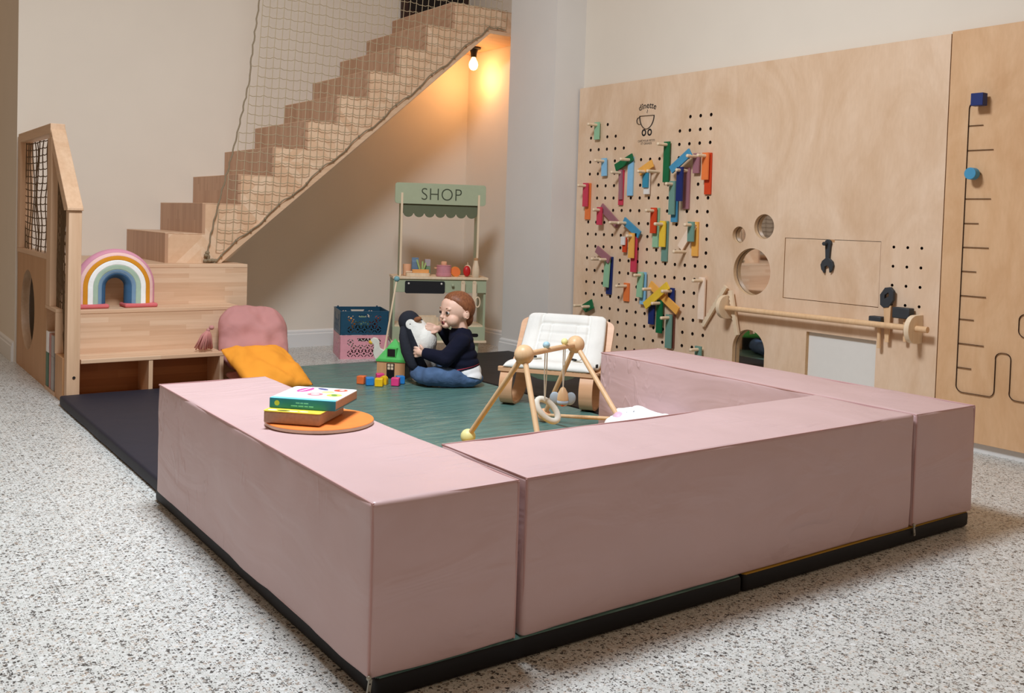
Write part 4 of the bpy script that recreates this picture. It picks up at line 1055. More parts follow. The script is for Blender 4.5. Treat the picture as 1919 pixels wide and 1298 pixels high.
t = thing('push_along_duck', 'white wooden push-along duck with a long stick behind the toy house', 'push toy', (2.20, 4.13, TM), -0.62)
def duck(b):
    P = [(-0.075, 0.168), (-0.055, 0.183), (-0.030, 0.178), (-0.014, 0.160), (-0.012, 0.130), (-0.004, 0.106), (0.03, 0.092), (0.075, 0.086), (0.105, 0.078), (0.085, 0.05), (0.05, 0.02), (0.01, 0.005), (-0.02, 0.008), (-0.045, 0.04), (-0.056, 0.075), (-0.05, 0.115), (-0.052, 0.135), (-0.068, 0.140)]
    b.prism(P, 'Y', -0.014, 0.014, 'duck_white')
quick('duck_body', t, duck, True, smooth=50, bevel=0.004)
quick('beak', t, lambda b: b.ball((-0.070, 0, 0.148), (0.020, 0.016, 0.016), 'duck_yellow'), True, label='yellow beak')
quick('wheel', t, lambda b: b.cyl((0.0, -0.03, 0.022), (0.0, -0.016, 0.022), 0.022, 'p_orange', None, 20), True)
quick('wheel', t, lambda b: b.cyl((0.0, 0.016, 0.022), (0.0, 0.03, 0.022), 0.022, 'p_orange', None, 20), True)
quick('stick', t, lambda b: b.cyl((0.022, 0.0, 0.08), (0.085, 0.10, 0.585), 0.0065, 'pale_wood', None, 10), True)
quick('stick_ball', t, lambda b: b.ball((0.086, 0.102, 0.595), 0.021, 'ball_teal'), True, label='grey teal ball at the stick end')

# ------------------------------------------------------------------ baby gym
LB, RB = Vector((1.474, 1.445, 0.515)), Vector((2.002, 1.735, 0.497))
t = thing('baby_gym', 'wooden baby play gym with coloured ball feet on the teal mat', 'play gym', (1.75, 1.6, TM))
FY, FP, FO, FH = Vector((1.424, 1.793, TM+0.035)), Vector((2.013, 1.411, 0.188)), Vector((2.041, 2.019, TM+0.035)), Vector((1.395, 1.185, TM+0.035))
for c in (LB, RB): quick('top_ball', t, lambda b: b.ball(c, 0.0435, 'toy_wood', None, 28, 20), smooth=180)
quick('top_bar', t, lambda b: b.cyl(LB, RB-(RB-LB).normalized()*0.0, 0.0125, 'toy_wood', None, 20))
for a, f in ((LB, FY), (LB, FH), (RB, FO), (RB, FP)): quick('leg', t, lambda b: b.cyl(a, f, 0.0122, 'toy_wood', None, 18))
quick('base_bar', t, lambda b: b.cyl(FO, FP, 0.009, 'toy_wood', None, 14))
for f, m, l in ((FY, 'foot_yellow', 'pale yellow ball foot'), (FP, 'foot_pink', 'pale pink ball foot'), (FO, 'peach', 'peach ball foot'), (FH, 'peach', 'peach ball foot')):
    quick('ball_foot', t, lambda b: b.ball(f, 0.035, m, None, 24, 16), smooth=180, label=l)
P1, P2 = LB.lerp(RB, 0.40), LB.lerp(RB, 0.76)
for p, m, l in ((P1, 'bead_blue', 'pale blue bead'), (P2, 'foot_yellow', 'pale yellow bead')):
    quick('bead', t, lambda b: b.ball(p+Vector((0, 0, 0.024)), 0.0165, m), smooth=180, label=l)
g = 'toys hanging from the baby gym'
h1 = thing('hanging_ring', 'cream cloth ring hanging on the left cord of the baby gym', 'hanging toy', P1-Vector((0, 0, 0.30)), 0, g)
quick('cord', h1, lambda b: [b.tube([P1+Vector((dx, 0, 0.018)), P1+Vector((dx, 0, -0.12)), P1+Vector((0, 0, -0.235))], 0.0027, 'cord_white', 6) for dx in (-0.006,)])
quick('cord', h1, lambda b: [b.tube([P1+Vector((dx, 0, 0.018)), P1+Vector((dx, 0, -0.12)), P1+Vector((0.001, 0, -0.235))], 0.0027, 'cord_white', 6) for dx in (0.006,)])
rc = P1-Vector((-0.012, 0.006, 0.275)); rx = Vector((0.60, -0.42, -0.45)).normalized(); ry = Vector((0.25, 0.35, 0.75)).normalized()
quick('ring', h1, lambda b: b.tube([rc+rx*0.058*math.cos(R(i*15))+ry*0.042*math.sin(R(i*15)) for i in range(24)], 0.0145, 'cord_white', 10, True), smooth=180)
h2 = thing('hanging_bell', 'wooden egg-shaped toy with grey wings hanging on the right cord of the baby gym', 'hanging toy', P2-Vector((0, 0, 0.30)), 0, g)
for dx in (-0.005, 0.005): quick('cord', h2, lambda b: b.tube([P2+Vector((dx, 0, 0.018)), P2+Vector((dx, 0, -0.1)), P2+Vector((0, 0, -0.20))], 0.0025, 'cord_white', 6))
bc = P2-Vector((0, 0, 0.245))
quick('bell_body', h2, lambda b: b.lathe([(0.004, 0.052), (0.012, 0.045), (0.024, 0.022), (0.029, 0.0), (0.028, -0.02), (0.020, -0.036), (0.006, -0.042)], bc, 'toy_wood', 24), smooth=180)
for s in (-1, 1): quick('wing', h2, lambda b: b.ball(bc+Vector((0.036*s*0.813, -0.036*s*0.582, -0.004)), (0.026, 0.010, 0.032), 'wing_grey', Matrix.Rotation(-0.62, 3, 'Z') @ Matrix.Rotation(R(18*s), 3, 'Y')), smooth=180, label='grey felt wing')
quick('bell_band', h2, lambda b: b.lathe([(0.0245, -0.030), (0.0275, -0.024), (0.0285, -0.014), (0.0295, -0.012), (0.0285, -0.026), (0.0255, -0.032)], bc, 'wing_grey', 24), smooth=180, label='grey band')
quick('bell_hole', h2, lambda b: b.ball(bc+Vector((-0.011, -0.016, -0.033)), (0.011, 0.006, 0.005), 'p_red'), smooth=180, label='small red opening')

# ------------------------------------------------------------------ baby rocker
t = thing('baby_rocker', 'bentwood baby rocker with a quilted white seat cushion beside the pink block', 'baby chair', (2.27, 2.30, TM), -0.93)
qr = lambda nm, fn, **kw: quick(nm, t, fn, True, **kw)
def spline(pts, n=6):
    out = []; P = [pts[0]]+list(pts)+[pts[-1]]
    for i in range(1, len(P)-2):
        for k in range(n):
            u = k/n; p0, p1, p2, p3 = [Vector(x) for x in P[i-1:i+3]]
            out.append(0.5*((2*p1)+(-p0+p2)*u+(2*p0-5*p1+4*p2-p3)*u*u+(-p0+3*p1-3*p2+p3)*u**3))
    out.append(Vector(pts[-1])); return out
def strip(b, prof, x0, x1, th, m):
    """bent plywood strip: profile in the y-z plane, width along x"""
    S = spline(prof); A, B2 = [], []
    for i, p in enumerate(S):
        d = (S[min(i+1, len(S)-1)]-S[max(i-1, 0)]).normalized(); n = Vector((-d.y, d.x))*th/2
        A.append(p+n); B2.append(p-n)
    rows = [[(x0, p.x, p.y) for p in A], [(x1, p.x, p.y) for p in A], [(x1, p.x, p.y) for p in B2], [(x0, p.x, p.y) for p in B2]]
    V = [[b.bm.verts.new(q) for q in r] for r in rows]; N = len(S); fs = []
    for k in range(4):
        for i in range(N-1): fs.append(b.bm.faces.new((V[k][i], V[k][i+1], V[(k+1) % 4][i+1], V[(k+1) % 4][i])))
    fs.append(b.bm.faces.new([V[k][0] for k in range(4)])); fs.append(b.bm.faces.new([V[k][-1] for k in range(4)])); b._tag(fs, m)
run_p = [(-0.005, 0.192), (-0.030, 0.14), (-0.035, 0.085), (-0.012, 0.028), (0.05, 0.006), (0.14, 0.012), (0.23, 0.055), (0.29, 0.13), (0.30, 0.20)]
for x0, x1 in ((-0.268, -0.192), (0.192, 0.268)): qr('rocker_leg', lambda b: strip(b, run_p, x0, x1, 0.012, 'bentwood'), smooth=50)
qr('seat_rail', lambda b: b.prism(rrect(-0.285, 0.285, -0.022, 0.012, 0.01), 'Z', 0.192, 0.216, 'bentwood'), smooth=40, bevel=0.003)
back_p = [(0.10, 0.196), (0.21, 0.196), (0.29, 0.23), (0.355, 0.31), (0.41, 0.395), (0.445, 0.458)]
def shell(b):
    n = 28; S = spline(back_p, 6); N = len(S)
    def X(i):
        u = i/(N-1); return 0.285 if u < 0.86 else 0.285-0.05*((u-0.86)/0.14)**2.2
    fr_, bk = [], []
    for i, p in enumerate(S):
        d = (S[min(i+1, N-1)]-S[max(i-1, 0)]).normalized(); nn = Vector((-d.y, d.x))*0.006
        fr_.append([b.bm.verts.new((x*X(i), p.x+nn.x, p.y+nn.y)) for x in (-1, -0.5, 0, 0.5, 1)]); bk.append([b.bm.verts.new((x*X(i), p.x-nn.x, p.y-nn.y)) for x in (-1, -0.5, 0, 0.5, 1)])
    fs = []
    for i in range(N-1):
        for k in range(4):
            fs.append(b.bm.faces.new((fr_[i][k], fr_[i][k+1], fr_[i+1][k+1], fr_[i+1][k]))); fs.append(b.bm.faces.new((bk[i][k], bk[i+1][k], bk[i+1][k+1], bk[i][k+1])))
        for k in (0, 4): fs.append(b.bm.faces.new((fr_[i][k], fr_[i+1][k], bk[i+1][k], bk[i][k])))
    for i in (0, N-1):
        for k in range(4): fs.append(b.bm.faces.new((fr_[i][k], fr_[i][k+1], bk[i][k+1], bk[i][k])))
    b._tag(fs, 'bentwood')
qr('back_shell', shell, smooth=50)
cush = [(-0.028, 0.222), (0.06, 0.228), (0.15, 0.214), (0.225, 0.224), (0.285, 0.270), (0.342, 0.345), (0.392, 0.420), (0.432, 0.486)]
def cushion(b):
    S = spline(cush, 8); N = len(S); nx = 40
    def thick(u, v):
        e = min(u, 1-u)*2*2.2; e2 = min(v, 1-v)*2*3.2
        edge = (min(1, e*2.2)**0.5)*(min(1, e2*2.2)**0.5)
        q_ = 1.0
        for lu in (0.20, 0.80):
            q_ -= 0.55*math.exp(-((u-lu)/0.016)**2) if v > 0.42 else 0
        for lv in (0.56, 0.86): q_ -= 0.55*math.exp(-((v-lv)/0.014)**2) if 0.2 < u < 0.8 else 0
        for lu in (0.34, 0.66): q_ -= 0.3*math.exp(-((u-lu)/0.012)**2) if 0.56 < v < 0.86 else 0
        for lv in (0.66, 0.76): q_ -= 0.3*math.exp(-((v-lv)/0.010)**2) if 0.2 < u < 0.8 else 0
        return 0.028*edge*q_+0.002+0.003*edge*noise.noise(Vector((u*9, v*9, 2)))
    def half(sg):
        def fn(u, v):
            k = v*(N-1); i = min(int(k), N-2); p = S[i].lerp(S[i+1], k-i); d = (S[i+1]-S[i]).normalized(); n_ = Vector((-d.y, d.x))
            hw = 0.238+0.015*(1-v) - 0.03*max(0, (v-0.93)/0.07)**2
            th = thick(u, v)*(1.0 if sg > 0 else 0.35)
            o = p+n_*th*sg
            return Vector(((u-0.5)*2*hw*(1+0.035*math.sin(PI*v)), o.x, o.y))
        return fn
    b.grid(half(1), nx*2+1, 81, 'white_quilt'); b.grid(half(-1), nx*2+1, 81, 'white_quilt')
    bmesh.ops.remove_doubles(b.bm, verts=b.bm.verts[:], dist=0.0042)
qr('cushion', cushion, smooth=180, label='quilted white cushion')
def sling(b):
    b.grid(lambda u, v: Vector(((u-0.5)*0.30*(1-0.25*v*v), 0.02+0.16*v*0.8, 0.19-0.075*math.sin(PI*u)*(0.35+0.65*math.sin(PI*min(1, v*0.9+0.1))))), 17, 9, 'toy_mint')
qr('sling', lambda b: b.ball((0, 0.11, 0.192), (0.15, 0.10, 0.055), 'sling_green'), smooth=180, label='pale green fabric under the seat')
for x, rz in ((-0.115, 0.5), (0.125, -0.4)):
    sb = qr('strap', lambda b: b.box((x, 0.165, 0.262), (0.062, 0.03, 0.012), 'white_quilt', Matrix.Rotation(rz, 3, 'Z') @ Matrix.Rotation(R(14), 3, 'X')), bevel=0.004, label='white harness strap')
    quick('buckle', sb, lambda b: b.box((x-0.012, 0.138, 0.262), (0.05, 0.014, 0.012), 'black_plastic', Matrix.Rotation(rz*1.6, 3, 'Z')), True, bevel=0.003, label='black buckle')
qr('side_button', lambda b: b.box((0.268, 0.06, 0.247), (0.012, 0.02, 0.02), 'black_plastic'), bevel=0.003, label='small black fastener')

# ------------------------------------------------------------------ cushions
def pillow(b, hw, hh, th, m, n=34, sd=0, rnd=0.10, wr=0.012):
    def half(sg):
        def fn(u, v):
            x, y = 2*u-1, 2*v-1
            px = x*hw*(1-rnd*y**2*y**2)*(1-0.05*(1-abs(y))*abs(x)**3); py = y*hh*(1-rnd*x**2*x**2)*(1-0.05*(1-abs(x))*abs(y)**3)
            e = max(0, (1-abs(x)**2.6))*max(0, (1-abs(y)**2.6))
            z = sg*th*(e**0.55)
            z += wr*e**0.3*noise.noise(Vector((x*2.3+sd, y*2.3, sg*2)))*2.0 + wr*0.7*(1-e)*noise.noise(Vector((x*6+sd, y*6, sg)))*min(1, e*6)
            return Vector((px, py, z))
        return fn
    b.grid(half(1), n, n, m); b.grid(half(-1), n, n, m); bmesh.ops.remove_doubles(b.bm, verts=b.bm.verts[:], dist=0.0008)
def orient(ex, ey, loc):
    ex = Vector(ex).normalized(); ez = ex.cross(Vector(ey)).normalized(); ey = ez.cross(ex)
    return Matrix(((ex.x, ey.x, ez.x, loc[0]), (ex.y, ey.y, ez.y, loc[1]), (ex.z, ey.z, ez.z, loc[2]), (0, 0, 0, 1)))
pt = thing('tassel_cushion', 'dusty pink cushion with a tassel leaning on the end of the cubby bench', 'cushion', (1.14, 3.96, 0.28))
pm = orient((0.97, -0.14, -0.08), (0.08, 0.46, 0.72), (1.19, 3.925, 0.305))
def pk(b): pillow(b, 0.225, 0.235, 0.092, 'dusty_pink_linen', 40, 3, 0.24, 0.018); b.bm.transform(pm)
quick('cushion_body', pt, pk, smooth=180)
def tas(b):
    tp = Vector((0.895, 3.90, 0.372))
    b.ball(tp+Vector((0.02, 0, 0.015)), (0.016, 0.014, 0.014), 'dusty_pink_linen', None, 12, 8)
    b.ball(tp, (0.011, 0.011, 0.012), 'dusty_pink_linen', None, 12, 8)
    rnd = random.Random(5)
    for i in range(60):
        a = rnd.uniform(0, 2*PI); r = rnd.uniform(0.2, 1)
        e = tp+Vector((-0.026+0.054*r*math.cos(a), 0.03*r*math.sin(a), -0.112+rnd.uniform(-0.008, 0.008)))
        b.tube([tp+Vector((0.004*math.cos(a), 0.004*math.sin(a), 0)), tp.lerp(e, 0.4)+Vector((0.007*math.cos(a), 0.006*math.sin(a), 0.012)), e], 0.0042, 'tassel_pink', 4)
quick('tassel', pt, tas, smooth=180, label='salmon pink tassel')
om = orient((0.97, 0.16, -0.03), (-0.24, 0.88, 0.44), (1.155, 3.60, 0.172))
o = quick('cushion', None, lambda b: (pillow(b, 0.215, 0.225, 0.062, 'orange_linen', 40, 8, 0.05, 0.014), b.bm.transform(om.to_3x3().to_4x4())), smooth=180)
o.location = om.translation; tag(o, 'bright orange cushion leaning on the pink one', 'cushion')
o = quick('cushion', None, lambda b: (pillow(b, 0.24, 0.16, 0.03, 'dusty_pink_linen', 30, 15), b.bm.transform(orient((0.97, -0.12, 0), (0.12, 0.97, 0.08), (0, 0, 0)))), smooth=180)
o.location = (1.20, 3.70, 0.096); tag(o, 'flat dusty pink cushion lying under the orange one', 'cushion')
o = quick('cushion', None, lambda b: (pillow(b, 0.24, 0.15, 0.07, 'dotted_cotton', 36, 21, 0.2, 0.022), b.bm.transform(orient((0.05, -1, 0.0), (0.82, 0.05, 0.45), (0, 0, 0)))), smooth=180)
o.location = (1.985, 1.24, 0.150); tag(o, 'white cushion with grey dots behind the front pink block', 'cushion')

# rainbow cushion
t = thing('rainbow_cushion', 'striped rainbow shaped cushion standing on the middle step', 'cushion', (0.425, 4.22, ZB2), 0.05)
bands = [('rb_rose', 0.228, 0.208), ('rb_blush', 0.208, 0.188), ('rb_ochre', 0.188, 0.163), ('rb_white', 0.163, 0.134), ('rb_mint', 0.134, 0.106), ('rb_blue', 0.106, 0.084), ('rb_navy', 0.084, 0.052)]
names = ['rose stripe', 'blush stripe', 'ochre stripe', 'white stripe', 'mint stripe', 'blue stripe', 'dark blue stripe']
def archpt(r, s):
    """point on an arch of radius r, s in 0..1 from left foot to right foot"""
    leg = 0.115; L = 2*leg+PI*r; d = s*L
    if d < leg: return (-r, 0.012+d)
    if d > L-leg: return (r, 0.012+L-d)
    a = PI-(d-leg)/r; return (r*math.cos(a), 0.012+leg+r*math.sin(a))
def dep(r): 
    u = (r-0.052)/(0.228-0.052); return 0.058*max(0.0, 1-abs(2*u-1)**2.6)**0.5
for (m, ro, ri), nm in zip(bands, names):
    def band(b):
        n = 44; k = 6
        ring = []
        rs = [ri+(ro-ri)*i/k for i in range(k+1)]
        sec = [(r, -dep(r)) for r in rs]+[(r, dep(r)) for r in rs[::-1]]
        for i in range(n+1):
            row = []
            for r, dy in sec:
                x, z = archpt(r, i/n); row.append(b.bm.verts.new((x*1.03, dy+0.0015*noise.noise(Vector((x*30, z*30, dy*9))), z)))
            ring.append(row)
        fs = []; K = len(sec)
        for A, B2 in zip(ring, ring[1:]):
            for j in range(K): fs.append(b.bm.faces.new((A[j], A[(j+1) % K], B2[(j+1) % K], B2[j])))
        fs.append(b.bm.faces.new(ring[0])); fs.append(b.bm.faces.new(ring[-1][::-1])); b._tag(fs, m)
        bmesh.ops.remove_doubles(b.bm, verts=b.bm.verts[:], dist=0.0004)
    quick('stripe', t, band, True, smooth=180, label=nm)
for s in (-1, 1): quick('foot_pad', t, lambda b: b.softbox(min(s*0.045, s*0.242), max(s*0.045, s*0.242), -0.066, 0.066, 0.0, 0.026, 0.012, 'rb_foot', 0.05, 0.002, None, 4), True, smooth=180, label='coral foot pad')

# ------------------------------------------------------------------ books on the left block
ZT = ZB+HB+0.006
t = thing('round_board', 'round orange topped wooden board on the left pink block', 'board', (0.232, 0.80, ZT))
quick('board', t, lambda b: b.lathe([(0.158, 0), (0.163, 0.003), (0.163, 0.011)], (0, 0, 0), 'disc_edge', 64), True)
quick('painted_top', t, lambda b: b.lathe([(0.163, 0.011), (0.162, 0.0125), (0.158, 0.013)], (0, 0, 0), 'disc_orange', 64), True, label='orange painted face')
zb0 = ZT+0.0135
t = thing('board_book', 'thick yellow covered board book with brown page edges on the orange board', 'book', (0.192, 0.820, zb0), -0.80, 'picture books on the left block')
quick('pages', t, lambda b: b.bx(-0.087, 0.087, -0.102, 0.102, 0.0015, 0.036, 'book_pages'), True, bevel=0.004)
quick('cover', t, lambda b: b.prism(rrect(-0.0885, 0.0885, -0.104, 0.104, 0.008), 'Z', 0.036, 0.038, 'book_yellow'), True, smooth=None, label='yellow cover')
quick('cover_print', t, lambda b: [b.prism([(x+rx_*math.cos(R(a)), y+ry_*math.sin(R(a))) for a in range(0, 360, 20)], 'Z', 0.038, 0.0383, m) for x, y, rx_, ry_, m in ((-0.03, -0.088, 0.02, 0.006, 'black_ink'), (-0.066, -0.086, 0.014, 0.008, 'book_white'), (-0.004, -0.090, 0.02, 0.005, 'book_white'), (0.032, -0.086, 0.014, 0.005, 'book_white'))], True, smooth=None, label='black and white cover print')
zb1 = zb0+0.0388
t = thing('board_book', 'white and blue board book with fruit pictures on top of the yellow one', 'book', (0.234, 0.843, zb1), -0.782, 'picture books on the left block')
bw, bh = 0.103, 0.103
quick('pages', t, lambda b: b.bx(-bw+0.002, bw-0.002, -bh+0.003, bh-0.003, 0.002, 0.027, 'book_pages'), True)
quick('back_cover', t, lambda b: b.prism(rrect(-bw, bw, -bh, bh, 0.012), 'Z', 0, 0.002, 'book_teal'), True, smooth=None)
sp = quick('spine', t, lambda b: b.bx(-bw, bw, -bh-0.001, -bh+0.004, 0.0, 0.0295, 'book_teal'), True, smooth=None, bevel=0.0015, label='teal spine')
quick('spine_print', sp, lambda b: (b.prism(circ(-bw+0.024, 0.015, 0.008, 16), 'Y', -bh-0.0016, -bh-0.0008, 'ink_lime'),
      [b.bx(x_, x_+w_, -bh-0.0016, -bh-0.0008, z_, z_+0.0035, 'book_cyan') for z_, L_ in ((0.0165, ((-0.02, 0.012), (-0.006, 0.009), (0.005, 0.014))), (0.0075, ((-0.035, 0.02), (-0.012, 0.016), (0.007, 0.011), (0.021, 0.014)))) for x_, w_ in L_]), True, smooth=None, label='pale print and lime dot')
quick('cover', t, lambda b: b.prism(rrect(-bw, bw, -bh, bh, 0.014), 'Z', 0.027, 0.0295, 'book_white'), True, smooth=None, label='white cover')
quick('cover_band', t, lambda b: b.bx(-bw+0.001, bw-0.001, -bh, -bh+0.022, 0.0295, 0.0298, 'book_cyan'), True, smooth=None, label='cyan band along the spine')
def ell(b, x, y, rx_, ry_, m, z=0.0300, rot=0.0, a0=0, a1=360):
    c_, s_ = math.cos(rot), math.sin(rot); P = [(rx_*math.cos(R(a)), ry_*math.sin(R(a))) for a in range(a0, a1, 15)]
    b.prism([(x+p*c_-q2*s_, y+p*s_+q2*c_) for p, q2 in P], 'Z', 0.0294, z, m)
for lab, els in (('magenta picture', [(-0.050, 0.050, 0.020, 0.040, 'ink_magenta', 0.0300, -0.2), (-0.050, 0.050, 0.0035, 0.038, 'book_white', 0.0303, -0.2)]), ('rose picture', [(0.005, -0.012, 0.024, 0.022, 'ink_rose', 0.03, 0), (0.005, -0.012, 0.013, 0.012, 'book_white', 0.0302, 0)]), ('navy picture', [(-0.002, 0.076, 0.022, 0.010, 'ink_navy', 0.03, -0.5)]), ('red picture', [(0.058, 0.070, 0.022, 0.020, 'ink_red', 0.03, 0), (0.062, 0.07, 0.008, 0.008, 'book_white', 0.0302, 0)]), ('pale yellow picture', [(0.030, 0.032, 0.020, 0.018, 'ink_pale', 0.03, 0)]), ('lime picture', [(0.066, -0.012, 0.024, 0.022, 'ink_lime', 0.03, 0), (0.066, -0.012, 0.009, 0.014, 'ink_green', 0.0302, 0.5)])):
    quick('cover_picture', t, lambda b: [ell(b, *e) for e in els], True, smooth=None, label=lab)

# ------------------------------------------------------------------ bulb under the landing
t = thing('light_bulb', 'glowing warm bulb in a black socket under the stair landing', 'lamp', (3.575, 5.16, 2.59))
bl = (3.575, 5.16, 2.59)
quick('ceiling_rose', t, lambda b: b.lathe([(0.062, -0.0005), (0.062, -0.012), (0.05, -0.018)], bl, 'black_plastic', 28))
quick('socket', t, lambda b: b.lathe([(0.036, -0.018), (0.034, -0.03), (0.027, -0.05), (0.025, -0.085)], bl, 'black_plastic', 24), label='black socket')
quick('bulb', t, lambda b: b.lathe([(0.016, -0.085), (0.022, -0.100), (0.036, -0.125), (0.041, -0.150), (0.036, -0.175), (0.022, -0.192), (0.004, -0.198)], bl, 'bulb_glass', 24), smooth=180, label='glowing glass bulb')
pl_ = bpy.data.lights.new('bulb_glow', 'POINT'); pl_.energy = 6.0; pl_.color = (1.0, 0.50, 0.19); pl_.shadow_soft_size = 0.045
lo_ = bpy.data.objects.new('bulb_glow', pl_); COL.objects.link(lo_); lo_.location = (3.575, 5.16, 2.34)

# ------------------------------------------------------------------ the child and the plush penguin
def remesh(b, voxel, smooth_it=6, fac=0.5):
    """fuse the overlapping volumes of builder b into one continuous surface"""
    me = bpy.data.meshes.new('tmp'); b.bm.to_mesh(me); b.bm.free()
    o = bpy.data.objects.new('tmp', me); COL.objects.link(o)
    m = o.modifiers.new('r', 'REMESH'); m.mode = 'VOXEL'; m.voxel_size = voxel
    if smooth_it:
        m = o.modifiers.new('s', 'SMOOTH'); m.factor = fac; m.iterations = smooth_it
    bpy.context.view_layer.update()
    ev = o.evaluated_get(bpy.context.evaluated_depsgraph_get())
    nb = MB(); nb.bm.from_mesh(ev.to_mesh()); ev.to_mesh_clear()
    bpy.data.objects.remove(o); bpy.data.meshes.remove(me)
    return nb
def limb(b, pts, m='skin', k=7):
    """tapering limb: list of (point, radius)"""
    for (p, r), (q_, s) in zip(pts, pts[1:]):
        for i in range(k+1): b.ball(Vector(p).lerp(Vector(q_), i/k), r+(s-r)*i/k, m, None, 14, 10)
kid = (2.25, 3.10, TM+0.003)
KM = Matrix.Translation(kid) @ Matrix.Rotation(-0.6211, 4, 'Z')
Fd = Vector((-0.80, -0.585, -0.02)).normalized(); Sd = Vector((0, 0, 1)).cross(Fd).normalized(); Ud = Fd.cross(Sd).normalized()
HM = Matrix((Fd, Sd, Ud)).transposed()           # columns forward, left, up
HC = Vector((-0.066, 0.0, 0.472))
hp = lambda f_, s_, u_: HC + HM @ Vector((f_, s_, u_))
b = MB()
# head
b.ball(hp(-0.004, 0, 0.008), (0.108, 0.090, 0.098), 'skin', HM, 32, 24)
b.ball(hp(0.030, 0, -0.046), (0.068, 0.068, 0.058), 'skin', HM, 24, 18)
b.ball(hp(0.064, 0, 0.030), (0.036, 0.058, 0.045), 'skin', HM)
for s in (-1, 1):
    b.ball(hp(0.056, 0.039*s, -0.058), 0.040, 'skin', HM)
    b.ball(hp(0.088, 0.036*s, 0.010), (0.012, 0.024, 0.009), 'skin', HM)
    b.ball(hp(-0.008, 0.088*s, -0.030), (0.017, 0.010, 0.026), 'skin', HM)
    b.ball(hp(-0.016, 0.095*s, -0.026), (0.013, 0.007, 0.021), 'skin', HM)
    b.ball(hp(0.111, 0.008*s, -0.043), 0.0075, 'skin', HM)
b.ball(hp(0.078, 0, -0.094), (0.026, 0.030, 0.020), 'skin', HM)
b.ball(hp(0.112, 0, -0.038), (0.0125, 0.0105, 0.010), 'skin', HM); b.ball(hp(0.104, 0, -0.022), (0.009, 0.008, 0.018), 'skin', HM)
b.ball(hp(0.099, 0, -0.062), (0.010, 0.018, 0.010), 'skin', HM); b.ball(hp(0.092, 0, -0.092), (0.012, 0.016, 0.008), 'skin', HM)
# neck, torso, arms, legs
limb(b, [((-0.050, 0, 0.40), 0.05), ((-0.042, 0, 0.33), 0.052)])
limb(b, [((-0.035, 0, 0.27), 0.075), ((-0.02, 0, 0.17), 0.085), ((0.0, 0, 0.085), 0.080)])
armN = [((-0.030, -0.085, 0.282), 0.036), ((-0.118, -0.125, 0.180), 0.031), ((-0.243, -0.085, 0.203), 0.021)]
armF = [((-0.030, 0.085, 0.285), 0.036), ((-0.105, 0.125, 0.265), 0.030), ((-0.168, 0.055, 0.340), 0.020)]
limb(b, armN); limb(b, armF)
legN = [((0.02, -0.06, 0.048), 0.044), ((-0.225, -0.085, 0.058), 0.045), ((-0.300, -0.030, 0.048), 0.032)]
legF = [((0.0, 0.07, 0.048), 0.044), ((-0.20, 0.19, 0.058), 0.045), ((-0.31, 0.16, 0.045), 0.032)]
limb(b, legN); limb(b, legF)
limb(b, [((-0.305, -0.02, 0.05), 0.028), ((-0.328, 0.03, 0.075), 0.024)]); limb(b, [((-0.315, 0.155, 0.05), 0.028), ((-0.345, 0.19, 0.08), 0.024)])
# near hand: fingers curl round the edge of the penguin
limb(b, [((-0.243, -0.085, 0.203), 0.021), ((-0.268, -0.078, 0.206), 0.025), ((-0.286, -0.072, 0.208), 0.024)])
for z0, z1, L in ((0.232, 0.236, 0.9), (0.216, 0.217, 1.0), (0.200, 0.198, 0.97), (0.186, 0.181, 0.8)):
    limb(b, [((-0.290, -0.074, z0), 0.0092), ((-0.290-0.020*L, -0.070, z1), 0.0086), ((-0.290-0.030*L, -0.052, z1-0.002), 0.0078), ((-0.290-0.028*L, -0.036, z1-0.003), 0.0066)], 'skin', 4)
limb(b, [((-0.258, -0.088, 0.218), 0.0105), ((-0.268, -0.094, 0.238), 0.0092), ((-0.280, -0.088, 0.252), 0.0078)], 'skin', 4)
# far hand lies on the penguin's chest edge
limb(b, [((-0.168, 0.055, 0.340), 0.019), ((-0.184, 0.035, 0.344), 0.0205), ((-0.200, 0.022, 0.347), 0.019)])
for dz, dy, L in ((0.016, 0.004, 0.90), (0.005, 0.0, 1.05), (-0.006, -0.004, 1.0), (-0.015, -0.006, 0.82)):
    limb(b, [((-0.204, 0.018+dy, 0.348+dz), 0.0086), ((-0.204-0.026*L, 0.006+dy, 0.356+dz*1.2), 0.0078), ((-0.204-0.050*L, -0.004+dy, 0.358+dz*1.35), 0.0066)], 'skin', 4)
limb(b, [((-0.186, 0.018, 0.330), 0.0096), ((-0.202, 0.002, 0.322), 0.0084), ((-0.218, -0.008, 0.322), 0.0070)], 'skin', 4)
nb = remesh(b, 0.0042, 4, 0.45); nb.mats = ['skin']
person = nb.build('person', None, smooth=180)
person.matrix_world = KM; bpy.context.view_layer.update()
tag(person, 'person in a navy sweater and jeans sitting on the mat holding a plush penguin', 'person')
pk_ = lambda nm, fn, **kw: quick(nm, person, fn, True, **kw)
